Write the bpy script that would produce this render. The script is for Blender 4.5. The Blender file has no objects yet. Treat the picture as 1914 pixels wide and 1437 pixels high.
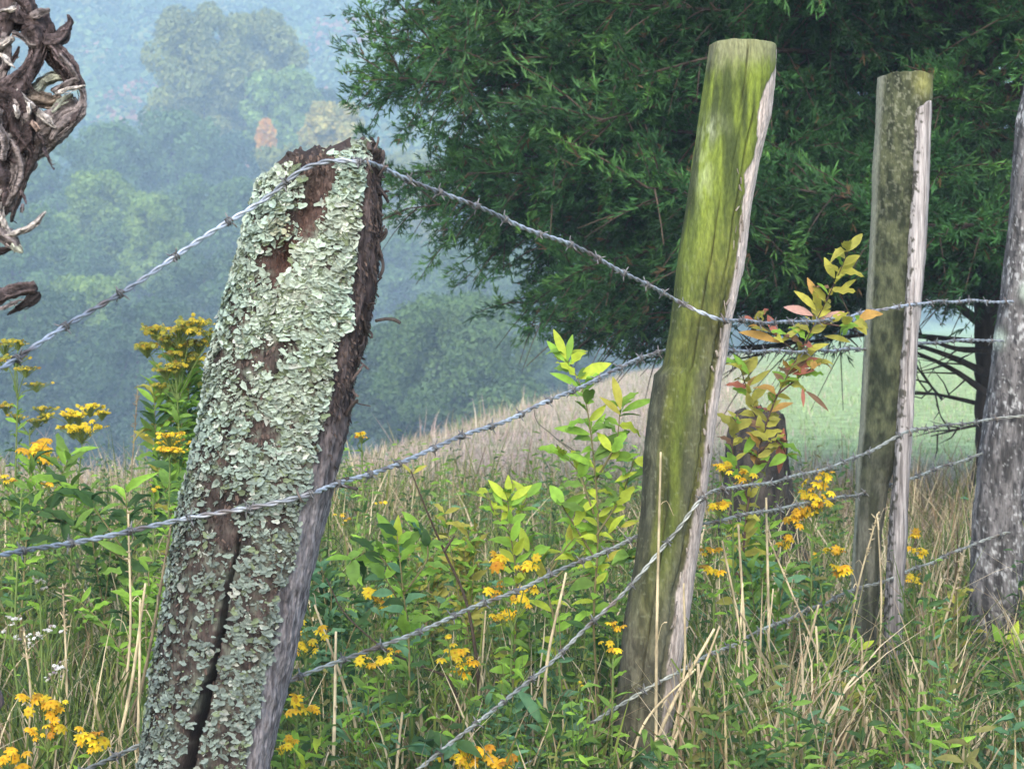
import bpy, math
import numpy as np

# ------------------------------------------------------------------ basics
C = bpy.context.scene.collection
SC = bpy.context.scene
FPX, CX, CY, CAMZ = 4145.0, 957.0, 718.5, 1.05
PITCH = math.atan(118.5 / FPX)
RNG = np.random.RandomState(7)
TAU = 2 * math.pi


def at(px, py, d):
    """world point that lies d metres ahead of the camera in this direction"""
    a, b = (px - CX) / FPX, (CY - py) / FPX
    dx, dy, dz = a, math.cos(PITCH) + b * math.sin(PITCH), -math.sin(PITCH) + b * math.cos(PITCH)
    k = d / dy
    return np.array([dx * k, d, CAMZ + dz * k])


def norm(v):
    v = np.asarray(v, float)
    return v / np.maximum(np.linalg.norm(v, axis=-1, keepdims=True), 1e-9)


def _hash(ix, iy, iz, seed):
    h = (ix * 374761393 + iy * 668265263 + iz * 1274126177 + seed * 974634777) & 0xFFFFFFFF
    h = ((h ^ (h >> 13)) * 1274126177) & 0xFFFFFFFF
    h = (h ^ (h >> 16)) & 0xFFFF
    return h.astype(np.float64) / 32767.5 - 1.0


def vnoise(P, seed=0):
    P = np.asarray(P, float)
    I = np.floor(P).astype(np.int64)
    f = P - I
    f = f * f * (3 - 2 * f)
    out = 0
    for a in (0, 1):
        wx = f[..., 0] if a else 1 - f[..., 0]
        for b in (0, 1):
            wy = f[..., 1] if b else 1 - f[..., 1]
            for c in (0, 1):
                wz = f[..., 2] if c else 1 - f[..., 2]
                out = out + wx * wy * wz * _hash(I[..., 0] + a, I[..., 1] + b, I[..., 2] + c, seed)
    return out


def fbm(P, octv=4, seed=0, gain=0.5):
    s, a, t = 0, 1.0, 0
    P = np.asarray(P, float)
    for k in range(octv):
        s = s + a * vnoise(P * (2.03 ** k), seed + k * 17)
        t += a
        a *= gain
    return s / t


def sstep(a, b, x):
    t = np.clip((np.asarray(x, float) - a) / (b - a), 0, 1)
    return t * t * (3 - 2 * t)


class MB:
    """collects pieces and links them as one mesh object"""
    def __init__(s):
        s.V, s.F, s.K, s.n = [], [], [], 0

    def add(s, V, F, col=None):
        V = np.asarray(V, float).reshape(-1, 3)
        s.V.append(V)
        for f in (F if isinstance(F, list) else [F]):
            s.F.append(np.asarray(f, np.int64) + s.n)
        if col is None:
            col = (1, 1, 1)
        col = np.broadcast_to(np.asarray(col, float), V.shape)
        s.K.append(col)
        s.n += len(V)

    def build(s, name, mat, parent=None, smooth=True, loc=None):
        V = np.concatenate(s.V)
        K = np.concatenate(s.K)
        if loc is not None:
            V = V - np.asarray(loc)
        me = bpy.data.meshes.new(name)
        me.vertices.add(len(V))
        me.vertices.foreach_set('co', V.astype(np.float32).ravel())
        li = np.concatenate([f.ravel() for f in s.F])
        sz = np.concatenate([np.full(len(f), f.shape[1]) for f in s.F])
        me.loops.add(len(li))
        me.loops.foreach_set('vertex_index', li.astype(np.int32))
        me.polygons.add(len(sz))
        st = np.concatenate([[0], np.cumsum(sz)[:-1]])
        me.polygons.foreach_set('loop_start', st.astype(np.int32))
        me.update(calc_edges=True)
        me.polygons.foreach_set('use_smooth', np.full(len(sz), smooth))
        at_ = me.color_attributes.new('col', 'FLOAT_COLOR', 'POINT')
        at_.data.foreach_set('color', np.concatenate([K, np.ones((len(K), 1))], 1).astype(np.float32).ravel())
        me.materials.append(mat)
        o = bpy.data.objects.new(name, me)
        C.objects.link(o)
        if loc is not None and parent is None:
            o.location = loc
        if parent is not None:
            o.parent = parent
        return o


def tag(o, label=None, cat=None, group=None, kind=None):
    if label: o['label'] = label
    if cat: o['category'] = cat
    if group: o['group'] = group
    if kind: o['kind'] = kind
    return o


def empty(name, loc, label, cat, group=None):
    o = bpy.data.objects.new(name, None)
    C.objects.link(o)
    o.location = [float(c) for c in loc]
    o.empty_display_size = 0.1
    return tag(o, label, cat, group)


def copy_tree(o, parent=None):
    c = o.copy()
    C.objects.link(c)
    c.parent = parent
    for ch in list(o.children):
        copy_tree(ch, c)
    return c


def resample(P, step):
    """smooth (Catmull-Rom) curve through P, sampled about every step metres"""
    P = np.asarray(P, float)
    Q = np.vstack([2 * P[0] - P[1], P, 2 * P[-1] - P[-2]])
    out = []
    for i in range(len(P) - 1):
        p0, p1, p2, p3 = Q[i:i + 4]
        n = max(2, int(np.linalg.norm(p2[:3] - p1[:3]) / step))
        t = np.linspace(0, 1, n, endpoint=False)[:, None]
        out.append(0.5 * (2 * p1 + (p2 - p0) * t + (2 * p0 - 5 * p1 + 4 * p2 - p3) * t ** 2 + (3 * p1 - p0 - 3 * p2 + p3) * t ** 3))
    out.append(P[-1:])
    return np.concatenate(out)


def frames(P):
    T = norm(np.gradient(P, axis=0))
    ref = np.array([0.0, 0, 1]) if abs(T[0, 2]) < 0.9 else np.array([1.0, 0, 0])
    n = norm(np.cross(T[0], ref))
    N = [n]
    for t in T[1:]:
        n = N[-1] - t * np.dot(N[-1], t)
        N.append(n / max(np.linalg.norm(n), 1e-9))
    N = np.array(N)
    return T, N, np.cross(T, N)


def tube(P, R, seg=6, noise=0.0, nscale=30, seed=0, flat=1.0):
    P = np.asarray(P, float)
    T, N, B = frames(P)
    R = np.broadcast_to(np.asarray(R, float), (len(P),))
    a = np.arange(seg) / seg * TAU
    V = P[:, None] + R[:, None, None] * (np.cos(a)[None, :, None] * N[:, None] + flat * np.sin(a)[None, :, None] * B[:, None])
    if noise:
        dv = V - P[:, None]
        V = P[:, None] + dv * (1 + noise * fbm(V * nscale, 3, seed))[..., None]
    n = len(P)
    i = np.arange(n - 1)[:, None] * seg
    j = np.arange(seg)[None]
    k = (j + 1) % seg
    F = np.stack([i + j, i + k, i + seg + k, i + seg + j], -1).reshape(-1, 4)
    V = V.reshape(-1, 3)
    tips = np.vstack([P[0] - T[0] * R[0] * .4, P[-1] + T[-1] * R[-1] * .4])
    m = len(V)
    c0 = np.stack([np.full(seg, m), (np.arange(seg) + 1) % seg, np.arange(seg)], -1)
    l = (n - 1) * seg
    c1 = np.stack([np.full(seg, m + 1), l + np.arange(seg), l + (np.arange(seg) + 1) % seg], -1)
    return np.vstack([V, tips]), [F, np.vstack([c0, c1])]


def scatter(bV, bF, M, T):
    """copies of a small base mesh: M (n,3,3) columns are the image of x,y,z; T (n,3)"""
    n, k = len(T), len(bV)
    V = np.einsum('nij,kj->nki', M, bV) + T[:, None]
    F = (bF[None] + (np.arange(n) * k)[:, None, None]).reshape(-1, bF.shape[1])
    return V.reshape(-1, 3), F


def frame_from(yd, zd, sx, sy, sz):
    """matrices with y along yd and z near zd"""
    y = norm(yd)
    x = norm(np.cross(y, zd))
    z = np.cross(x, y)
    sx, sy, sz = [np.broadcast_to(np.asarray(q, float), (len(y),))[:, None] for q in (sx, sy, sz)]
    return np.stack([x * sx, y * sy, z * sz], -1)


def rdir(n, rng=RNG):
    return norm(rng.normal(size=(n, 3)))


# ------------------------------------------------------------------ materials
def new_mat(name):
    m = bpy.data.materials.new(name)
    m.use_nodes = True
    m.node_tree.nodes.clear()
    return m, m.node_tree.nodes, m.node_tree.links


def attr_mat(name, rough=0.75, transl=0.0, noise_amp=0.25, scale=(40, 40, 40), bump=0.0, bscale=(120, 120, 120), bdist=0.004, metal=0.0, spec=0.3, tboost=1.3):
    m, N, L = new_mat(name)
    out = N.new('ShaderNodeOutputMaterial')
    p = N.new('ShaderNodeBsdfPrincipled')
    p.inputs['Roughness'].default_value = rough
    p.inputs['Metallic'].default_value = metal
    p.inputs['Specular IOR Level'].default_value = spec
    a = N.new('ShaderNodeAttribute')
    a.attribute_name = 'col'
    col = a.outputs['Color']
    tc = N.new('ShaderNodeTexCoord')
    if noise_amp:
        mp = N.new('ShaderNodeMapping')
        mp.inputs['Scale'].default_value = scale
        nz = N.new('ShaderNodeTexNoise')
        nz.inputs['Scale'].default_value = 1.0
        nz.inputs['Detail'].default_value = 4
        L.new(tc.outputs['Object'], mp.inputs[0]); L.new(mp.outputs[0], nz.inputs['Vector'])
        mr = N.new('ShaderNodeMapRange')
        mr.inputs['From Min'].default_value = 0.25; mr.inputs['From Max'].default_value = 0.75
        mr.inputs['To Min'].default_value = 1 - noise_amp; mr.inputs['To Max'].default_value = 1 + noise_amp
        L.new(nz.outputs['Fac'], mr.inputs['Value'])
        mx = N.new('ShaderNodeMix'); mx.data_type = 'RGBA'; mx.blend_type = 'MULTIPLY'
        mx.inputs['Factor'].default_value = 1
        L.new(col, mx.inputs[6]); L.new(mr.outputs['Result'], mx.inputs[7])
        col = mx.outputs[2]
    L.new(col, p.inputs['Base Color'])
    if bump:
        mp2 = N.new('ShaderNodeMapping'); mp2.inputs['Scale'].default_value = bscale
        n2 = N.new('ShaderNodeTexNoise'); n2.inputs['Scale'].default_value = 1.0; n2.inputs['Detail'].default_value = 5
        L.new(tc.outputs['Object'], mp2.inputs[0]); L.new(mp2.outputs[0], n2.inputs['Vector'])
        b = N.new('ShaderNodeBump'); b.inputs['Strength'].default_value = bump; b.inputs['Distance'].default_value = bdist
        L.new(n2.outputs['Fac'], b.inputs['Height']); L.new(b.outputs[0], p.inputs['Normal'])
    if transl:
        t = N.new('ShaderNodeBsdfTranslucent')
        g = N.new('ShaderNodeVectorMath'); g.operation = 'SCALE'; g.inputs['Scale'].default_value = tboost
        L.new(col, g.inputs[0]); L.new(g.outputs[0], t.inputs['Color'])
        ms = N.new('ShaderNodeMixShader'); ms.inputs[0].default_value = transl
        L.new(p.outputs[0], ms.inputs[1]); L.new(t.outputs[0], ms.inputs[2])
        L.new(ms.outputs[0], out.inputs['Surface'])
    else:
        L.new(p.outputs[0], out.inputs['Surface'])
    return m


M_BARK = attr_mat('bark', .9, 0, .45, (260, 260, 40), .8, (330, 330, 60), .004)
M_GNARL = attr_mat('gnarled_wood', .92, 0, .55, (190, 190, 190), 1.0, (230, 230, 230), .009)
M_WOOD = attr_mat('weathered_wood', .85, 0, .4, (420, 420, 18), .7, (520, 520, 22), .003)
M_MOSS = attr_mat('mossy_wood', .95, 0, .35, (200, 200, 60), .6, (380, 380, 130), .004)
M_LICH = attr_mat('lichen', .95, .08, .22, (170, 170, 170), .5, (420, 420, 420), .002)
M_LEAF = attr_mat('leaf', .68, .3, .2, (70, 70, 70), 0)
M_FAR = attr_mat('tree_foliage', .8, .2, .15, (.6, .6, .6), 0)
M_CEDAR = attr_mat('cedar_foliage', .75, .15, .2, (25, 25, 25), 0)
M_GRASS = attr_mat('grass_blade', .7, .25, .2, (30, 30, 30), 0)
M_STEM = attr_mat('stem', .8, 0, .25, (150, 150, 60), 0)
M_PETAL = attr_mat('petal', .6, .3, .12, (200, 200, 200), 0)
M_WIRE = attr_mat('galvanised_wire', .5, 0, .35, (90, 90, 90), 0, metal=.35, spec=.5)
M_TRUNK = attr_mat('tree_bark', .9, 0, .4, (30, 30, 6), .6, (60, 60, 10), .02)


def ground_mat():
    m, N, L = new_mat('meadow_ground')
    out = N.new('ShaderNodeOutputMaterial')
    p = N.new('ShaderNodeBsdfPrincipled'); p.inputs['Roughness'].default_value = .95
    p.inputs['Specular IOR Level'].default_value = .1
    a = N.new('ShaderNodeAttribute'); a.attribute_name = 'col'
    g = N.new('ShaderNodeNewGeometry')
    nz = N.new('ShaderNodeTexNoise'); nz.inputs['Scale'].default_value = 5; nz.inputs['Detail'].default_value = 8
    L.new(g.outputs['Position'], nz.inputs['Vector'])
    mr = N.new('ShaderNodeMapRange'); mr.inputs['From Min'].default_value = .3; mr.inputs['From Max'].default_value = .7
    mr.inputs['To Min'].default_value = .6; mr.inputs['To Max'].default_value = 1.4
    L.new(nz.outputs['Fac'], mr.inputs['Value'])
    mx = N.new('ShaderNodeMix'); mx.data_type = 'RGBA'; mx.blend_type = 'MULTIPLY'; mx.inputs['Factor'].default_value = 1
    L.new(a.outputs['Color'], mx.inputs[6]); L.new(mr.outputs['Result'], mx.inputs[7])
    L.new(mx.outputs[2], p.inputs['Base Color'])
    b = N.new('ShaderNodeBump'); b.inputs['Strength'].default_value = .7; b.inputs['Distance'].default_value = .05
    L.new(nz.outputs['Fac'], b.inputs['Height']); L.new(b.outputs[0], p.inputs['Normal'])
    L.new(p.outputs[0], out.inputs['Surface'])
    return m


# ------------------------------------------------------------------ terrain
EDGE = np.array([(-300, 14.6), (-1.25, 15.6), (2.9, 48.0), (14.5, 112.0), (60, 300.0)])


def edge_dist(x, y):
    """signed distance beyond the meadow's edge (positive on the valley side)"""
    x, y = np.asarray(x, float), np.asarray(y, float)
    best = np.full(x.shape, 1e9)
    sgn = np.ones(x.shape)
    for (x0, y0), (x1, y1) in zip(EDGE[:-1], EDGE[1:]):
        dx, dy = x1 - x0, y1 - y0
        l2 = dx * dx + dy * dy
        t = np.clip(((x - x0) * dx + (y - y0) * dy) / l2, 0, 1)
        dd = np.hypot(x - x0 - t * dx, y - y0 - t * dy)
        s = np.where((-dy * (x - x0) + dx * (y - y0)) > 0, 1.0, -1.0)
        sgn = np.where(dd < best - 1e-9, s, sgn)
        best = np.minimum(best, dd)
    return best * sgn


def zt(x, y):
    x, y = np.asarray(x, float), np.asarray(y, float)
    s = edge_dist(x, y)
    z = np.where(s > 0, -9.0 * (1 - np.exp(-np.maximum(s, 0) / 24.0)), 0.0)
    z = z + .03 * fbm(np.stack([x * .5, y * .5, x * 0], -1), 2, 5) * sstep(3, 8, y)
    z = z + 22 * sstep(135, 300, y) * sstep(0, 25, s)
    crest = 106 - 34 * sstep(-30, 90, x) + 7 * np.sin(x / 47.0) + 3 * np.sin(x / 17.0 + 1)
    z = z + (crest - 12) * sstep(300, 690, y) * (1 - .3 * sstep(690, 820, y))
    return z


def make_ground():
    ys = np.concatenate([np.linspace(-28, 2, 12), np.linspace(2.5, 20, 60), np.linspace(20.6, 60, 60), np.linspace(62, 200, 50), np.linspace(206, 830, 70)])
    xs = np.concatenate([np.linspace(-390, -40, 44), np.linspace(-36, -8, 24), np.linspace(-7.6, 16, 100), np.linspace(17, 60, 40), np.linspace(66, 390, 40)])
    X, Y = np.meshgrid(xs, ys)
    Z = zt(X, Y)
    V = np.stack([X, Y, Z], -1).reshape(-1, 3)
    nx = len(xs)
    i = np.arange(len(ys) - 1)[:, None] * nx
    j = np.arange(nx - 1)[None]
    F = np.stack([i + j, i + j + 1, i + nx + j + 1, i + nx + j], -1).reshape(-1, 4)
    nz = fbm(np.stack([X * .35, Y * .35, X * 0], -1), 3, 9)[..., None]
    tan = np.array([.44, .36, .25]); pink = np.array([.45, .33, .27]); soil = np.array([.075, .075, .035])
    green = np.array([.34, .43, .20]); wood = np.array([.05, .07, .04])
    col = soil + (tan - soil) * sstep(9, 15, Y)[..., None]
    col = col + (pink - col) * (sstep(-.1, .5, nz) * sstep(9, 15, Y)[..., None])
    g = sstep(.085, .125, X / np.maximum(Y, 1)) * sstep(14, 19, Y)
    col = col + (green - col) * g[..., None]
    s = edge_dist(X, Y)
    w = sstep(1.5, 6, s)
    col = col + (wood - col) * w[..., None]
    mb = MB()
    mb.add(V, F, col.reshape(-1, 3))
    o = mb.build('ground', ground_mat())
    tag(o, kind='structure')


make_ground()

# ------------------------------------------------------------------ posts
def post_surface(sec, d, top, bottom, nh, na, disp, colf, depth=1.0, shape=2.0, capcol=(.2, .17, .13), capnoise=.01):
    """closed post from (py, left, right) outline rows at distance d; top: u -> py of the upper rim"""
    sec = np.array(sec, float)
    phi = np.arange(na) / na * TAU
    sx, cy_ = np.sin(phi), np.cos(phi)
    k = (np.abs(sx) ** shape + np.abs(cy_) ** shape) ** (-1.0 / shape)
    u = sx * k
    w = cy_ * k
    tt = np.linspace(0, 1, nh) ** 1.0
    ptop = top(u)
    PY = ptop[None] + (bottom - ptop)[None] * tt[:, None]
    XL = np.interp(PY, sec[:, 0], sec[:, 1]); XR = np.interp(PY, sec[:, 0], sec[:, 2])
    hw = (XR - XL) / 2 / FPX * d
    c = np.stack([((XL + XR) / 2 - CX) / FPX * d, np.full(PY.shape, d), CAMZ + at(0, 0, d)[2] * 0 + zrow(PY, d)], -1)
    U, W, PH = np.broadcast_to(u, PY.shape), np.broadcast_to(w, PY.shape), np.broadcast_to(phi, PY.shape)
    dirv = np.stack([U, -W * depth, 0 * U], -1)
    V0 = c + dirv * hw[..., None]
    rad = disp(U, PY, V0, PH)
    nrm = norm(np.stack([U, -W * depth, 0 * U], -1))
    V = V0 + nrm * rad[..., None]
    col = colf(U, PY, V0, PH)
    n = nh
    i = np.arange(n - 1)[:, None] * na
    j = np.arange(na)[None]
    kk = (j + 1) % na
    F = np.stack([i + j, i + na + j, i + na + kk, i + kk], -1).reshape(-1, 4)
    VV, KK = [V.reshape(-1, 3)], [col.reshape(-1, 3)]
    FF = [F]
    base = n * na
    prev = np.arange(na)
    cen = V[0].mean(0)
    for f in (.82, .6, .36, .14):
        ring = cen + (V[0] - cen) * f
        ring[:, 2] += capnoise * vnoise(ring * 60, 3) + capnoise * .6 * (1 - f)
        VV.append(ring); KK.append(np.broadcast_to(capcol, ring.shape) * (1 + .3 * vnoise(ring * 90, 4))[:, None])
        cur = base + np.arange(na)
        FF.append(np.stack([prev, np.roll(prev, -1), np.roll(cur, -1), cur], -1))
        prev = cur
        base += na
    VV.append((cen + [0, 0, capnoise * .6])[None]); KK.append(np.array([capcol]))
    FF.append(np.stack([prev, np.roll(prev, -1), np.full(na, base)], -1))
    return np.concatenate(VV), FF, np.concatenate(KK), (V, nrm, U, PY)


def zrow(PY, d):
    b = (CY - PY) / FPX
    cp, sp = math.cos(PITCH), math.sin(PITCH)
    return d * (-sp + b * cp) / (cp + b * sp)


def lerp3(a, b, t):
    a, b = np.asarray(a, float), np.asarray(b, float)
    t = np.asarray(t)[..., None]
    return a + (b - a) * t


def bl(x, y, cx, cy, rx, ry, rot=0):
    c, s = math.cos(rot), math.sin(rot)
    dx, dy = x - cx, y - cy
    return np.exp(-(((dx * c + dy * s) / rx) ** 2 + ((-dx * s + dy * c) / ry) ** 2))


# --- lichen covered post -------------------------------------------------
D1 = 4.0
SEC1 = [(260, 545, 708), (285, 532, 708), (305, 508, 712), (330, 492, 714), (420, 468, 716), (500, 446, 712), (600, 417, 697), (650, 405, 686),
        (672, 395, 680), (700, 393, 673), (800, 378, 655), (900, 352, 632), (1000, 331, 606), (1100, 315, 582), (1200, 298, 560), (1300, 281, 538),
        (1437, 262, 505), (1720, 215, 450), (1900, 190, 430)]
CRACK = np.array([(985, 462), (1010, 457), (1110, 435), (1200, 420), (1290, 396), (1380, 372), (1437, 358), (1700, 300)], float)


def xof(U, PY, sec):
    s = np.array(sec, float)
    xl = np.interp(PY, s[:, 0], s[:, 1]); xr = np.interp(PY, s[:, 0], s[:, 2])
    return (xl + xr) / 2 + U * (xr - xl) / 2


def barezone1(X, PY, Uv):
    """0..1: how bare of lichen the wood is here"""
    b = 1.15 * bl(X, PY, 612, 330, 34, 42, .5) + 1.1 * bl(X, PY, 585, 395, 26, 80, .45) + 1.35 * bl(X, PY, 530, 492, 33, 38, .6)
    b = b + 1.0 * bl(X, PY, 568, 305, 32, 24) + .75 * bl(X, PY, 520, 655, 55, 22, -.2) + .7 * bl(X, PY, 470, 680, 40, 14)
    b = b + .95 * bl(X, PY, 425, 935, 42, 55) + .35 * bl(X, PY, 372, 1010, 30, 60) + .42 * bl(X, PY, 345, 1150, 28, 70) + .4 * bl(X, PY, 440, 980, 22, 60)
    b = b + .6 * bl(X, PY, 455, 590, 25, 25) + .75 * bl(X, PY, 500, 790, 40, 28, .5) + .3 * bl(X, PY, 325, 1210, 40, 80) + .45 * bl(X, PY, 345, 1400, 40, 25)
    return b


def strip1(Uv, PY, P):
    e = .70 + .07 * vnoise(np.stack([PY * .02, PY * 0, PY * 0], -1), 3) - .05 * sstep(700, 1300, PY)
    return sstep(e - .02, e + .02, Uv) * (1 - 0 * PY)


def make_lichen_post():
    def top(u):
        xs = np.array([-1, -.6, -.35, -.1, .15, .35, .55, .75, .9, 1])
        ys = np.array([338, 312, 300, 298, 296, 290, 276, 268, 275, 292])
        p = np.interp(u, xs, ys)
        return p + 7 * vnoise(np.stack([u * 9, u * 0, u * 0], -1), 8)

    def disp(U, PY, P, PH):
        X = xof(U, PY, SEC1)
        st = strip1(U, PY, P)
        r = .005 * fbm(P * 22, 4, 1) + .0025 * fbm(P * np.array([120, 120, 60]), 3, 2)
        fib = fbm(P * np.array([170, 170, 12]), 3, 21)
        r = r + st * (.004 * fib - .006)
        r = r + .006 * sstep(900, 300, PY) * st * fbm(P * np.array([60, 60, 30]), 3, 5)
        cr = np.interp(PY, CRACK[:, 0], CRACK[:, 1])
        cw = 3.0 + 7 * sstep(1000, 1437, PY)
        front = np.cos(PH) > 0
        wig = 4 * vnoise(np.stack([PY * .03, PY * 0, PY * 0], -1), 14)
        r = r - .05 * np.exp(-((X - cr - wig) / cw) ** 4) * sstep(975, 1030, PY) * front
        r = r - .045 * bl(X, PY, 528, 490, 24, 30, .5) * front
        r = r - .018 * bl(X, PY, 575, 405, 16, 70, .45) * front - .012 * bl(X, PY, 425, 940, 35, 45) * front
        r = r - .02 * np.exp(-((U - .955 - .02 * np.sin(PY * .02)) / .02) ** 2) * sstep(430, 520, PY) * sstep(930, 850, PY)
        return r

    def colf(U, PY, P, PH):
        X = xof(U, PY, SEC1)
        st = strip1(U, PY, P)
        n = fbm(P * np.array([90, 90, 40]), 4, 31)
        dark = lerp3((.022, .017, .015), (.085, .064, .056), sstep(-.5, .5, n))
        red = np.array([.085, .042, .03])
        rb = np.clip(bl(X, PY, 535, 490, 40, 50, .5) + .7 * bl(X, PY, 600, 400, 30, 90, .45), 0, 1)
        col = lerp3(dark, red * np.ones(3), rb * .75)
        crust = sstep(-.1, .35, fbm(P * 60, 3, 77)) * (1 - np.clip(barezone1(X, PY, U), 0, 1)) * .75 * (1 - .6 * sstep(700, 1000, PY))
        col = lerp3(col, (.30, .35, .27), crust)
        crk = np.exp(-((X - np.interp(PY, CRACK[:, 0], CRACK[:, 1])) / (4 + 8 * sstep(1000, 1437, PY))) ** 4) * sstep(975, 1030, PY)
        col = lerp3(col, np.array([.012, .009, .008]), crk * .9)
        fib = fbm(P * np.array([210, 210, 9]), 4, 41)
        up = lerp3((.03, .022, .022), (.14, .105, .1), sstep(-.45, .55, fib))
        gray = lerp3((.085, .075, .08), (.34, .31, .32), sstep(-.5, .45, fib))
        t = sstep(760, 960, PY + 60 * vnoise(np.stack([PY * .01, U * 3, U * 0], -1), 6))
        sc = lerp3(up, gray, np.broadcast_to(t, PY.shape)) if np.ndim(t) else up
        return lerp3(col, sc, st)

    root = empty('fence_post', at(330, 1625, D1) * [1, 1, 0], 'thick leaning wooden fence post crusted with pale green lichen, broken dark top', 'fence post', 'fence posts')
    V, F, K, (G, nrm, U, PY) = post_surface(SEC1, D1, top, 1720, 620, 220, disp, colf, depth=.9, shape=2.7, capcol=(.06, .045, .04), capnoise=.03)
    mb = MB(); mb.add(V, F, K)
    tk = mb.build('trunk', M_BARK, root, loc=root.location)
    # lichen flakes
    rng = np.random.RandomState(11)
    N0 = 210000
    ri = rng.randint(0, G.shape[0] - 1, N0); ci = rng.randint(0, G.shape[1], N0)
    fr = nrm[ri, ci][:, 1] < .35
    ri, ci = ri[fr], ci[fr]
    P = G[ri, ci] + rng.normal(0, .0015, (len(ri), 3)); Nn = nrm[ri, ci]; Uv = U[ri, ci]; Yv = PY[ri, ci]
    X = xof(Uv, Yv, SEC1)
    dens = .45 + .6 * sstep(-.35, .25, fbm(P * 34, 3, 51)) - barezone1(X, Yv, Uv) * .95
    dens = dens - (.35 + .75 * sstep(560, 900, Yv)) * sstep(.06, .4, fbm(P * np.array([85, 85, 120]), 3, 151))
    dens = dens - 2 * strip1(Uv, Yv, P) * (1 - .85 * sstep(430, 300, Yv) * sstep(.92, .8, Uv))
    cr = np.interp(Yv, CRACK[:, 0], CRACK[:, 1])
    dens = dens - 2 * np.exp(-((X - cr) / (6 + 7 * sstep(1000, 1437, Yv))) ** 4) * sstep(975, 1030, Yv)
    dens = dens * (1 - .55 * sstep(760, 1050, Yv))
    dens = dens + 1.3 * bl(X, Yv, 655, 330, 24, 42) * sstep(.75, .7, Uv)
    # clear line where the wire lies across the front
    keep = rng.rand(len(P)) < np.clip(dens + .06, 0, 1) * .62
    P, Nn, Uv, Yv, X = P[keep], Nn[keep], Uv[keep], Yv[keep], X[keep]
    n = len(P)
    nb = 11
    ang = np.arange(nb) / nb * TAU
    size = (.0012 + .0060 * rng.rand(n) ** 2.6) * (1 + .25 * sstep(900, 300, Yv))
    up = np.array([0, 0, 1.0]) + rng.normal(0, .55, (n, 3))
    tgt = norm(np.cross(np.cross(Nn, up), Nn))          # up along the surface
    sd = np.cross(tgt, Nn)
    ph = rng.rand(n, 3) * TAU
    rad = size[:, None] * (1 + .2 * np.cos(2 * ang[None] + ph[:, :1]) + .18 * np.cos(3 * ang[None] + ph[:, 1:2]) + .12 * np.cos(5 * ang[None] + ph[:, 2:]) + .08 * rng.normal(size=(n, nb)))
    rad = np.clip(rad, size[:, None] * .35, size[:, None] * 1.7)
    ca, sa = np.cos(ang)[None], np.sin(ang)[None]
    lift = .0012 + .003 * rng.rand(n)[:, None] ** 2 + rad * (.10 + .28 * (-sa) * rng.rand(n)[:, None] + .38 * rng.rand(n, nb))
    tiltl = (-sa) * size[:, None] * (.12 + .62 * rng.rand(n)[:, None])    # lower rim stands off the bark
    rim = P[:, None] + sd[:, None] * (rad * ca * 1.3)[..., None] + tgt[:, None] * (rad * sa * .72)[..., None] + Nn[:, None] * (lift + np.maximum(tiltl, -.0006))[..., None]
    mid = P + Nn * (.0012 + size * .12)[:, None]
    # inner ring for a cupped, lobed look
    inner = mid[:, None] + (rim - mid[:, None]) * .55 + Nn[:, None] * (size[:, None] * .12 * rng.normal(size=(n, nb)))[..., None]
    base = np.concatenate([mid[:, None], inner, rim], 1)
    k = 1 + 2 * nb
    j = np.arange(nb); jn = (j + 1) % nb
    tri = np.stack([0 * j, 1 + j, 1 + jn], -1)
    qd = np.stack([1 + j, 1 + nb + j, 1 + nb + jn, 1 + jn], -1)
    off = (np.arange(n) * k)[:, None, None]
    FT = (tri[None] + off).reshape(-1, 3); FQ = (qd[None] + off).reshape(-1, 4)
    h = rng.rand(n)
    mint = np.array([.44, .56, .46]); cream = np.array([.53, .59, .47]); grey = np.array([.36, .43, .38]); white = np.array([.68, .72, .62]); ochre = np.array([.55, .45, .25]); olive = np.array([.20, .25, .14])
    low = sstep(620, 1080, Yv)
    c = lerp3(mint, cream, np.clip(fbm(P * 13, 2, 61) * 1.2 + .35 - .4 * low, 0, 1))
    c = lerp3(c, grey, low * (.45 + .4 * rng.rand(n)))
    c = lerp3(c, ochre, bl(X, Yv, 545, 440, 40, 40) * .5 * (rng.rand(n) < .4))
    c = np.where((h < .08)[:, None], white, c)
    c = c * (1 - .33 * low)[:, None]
    c = np.where((h > .86)[:, None], olive, c)
    c = np.where(((size < .0034) & (rng.rand(n) < .3))[:, None], np.array([.11, .10, .075]), c)
    c = c * (.52 + .62 * rng.rand(n))[:, None]
    kc = np.repeat(c[:, None], k, 1)
    kc[:, 0] *= .85
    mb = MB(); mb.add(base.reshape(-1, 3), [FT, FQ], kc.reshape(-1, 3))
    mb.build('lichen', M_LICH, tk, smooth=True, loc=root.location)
    # loose brown bark scales where the lichen has gone
    nb_ = 26000
    ri = rng.randint(0, G.shape[0] - 1, nb_); ci = rng.randint(0, G.shape[1], nb_)
    P = G[ri, ci]; Nn = nrm[ri, ci]; Uv = U[ri, ci]; Yv = PY[ri, ci]; X = xof(Uv, Yv, SEC1)
    pr = np.clip(barezone1(X, Yv, Uv) + .12 + strip1(Uv, Yv, P) * sstep(900, 700, Yv), 0, 1) * (1 - strip1(Uv, Yv, P) * sstep(700, 900, Yv))
    kp = (Nn[:, 1] < .5) & (rng.rand(nb_) < pr * .8)
    P, Nn, Yv, X = P[kp], Nn[kp], Yv[kp], X[kp]
    m = len(P)
    dn = norm(np.array([.12, 0, -1.0]) + rng.normal(0, .3, (m, 3)))
    sc_ = rng.uniform(.004, .013, m)
    Mx = frame_from(dn + Nn * rng.uniform(.0, .4, m)[:, None], Nn + rng.normal(0, .25, (m, 3)), sc_ * rng.uniform(.25, .6, m), sc_, sc_)
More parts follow.
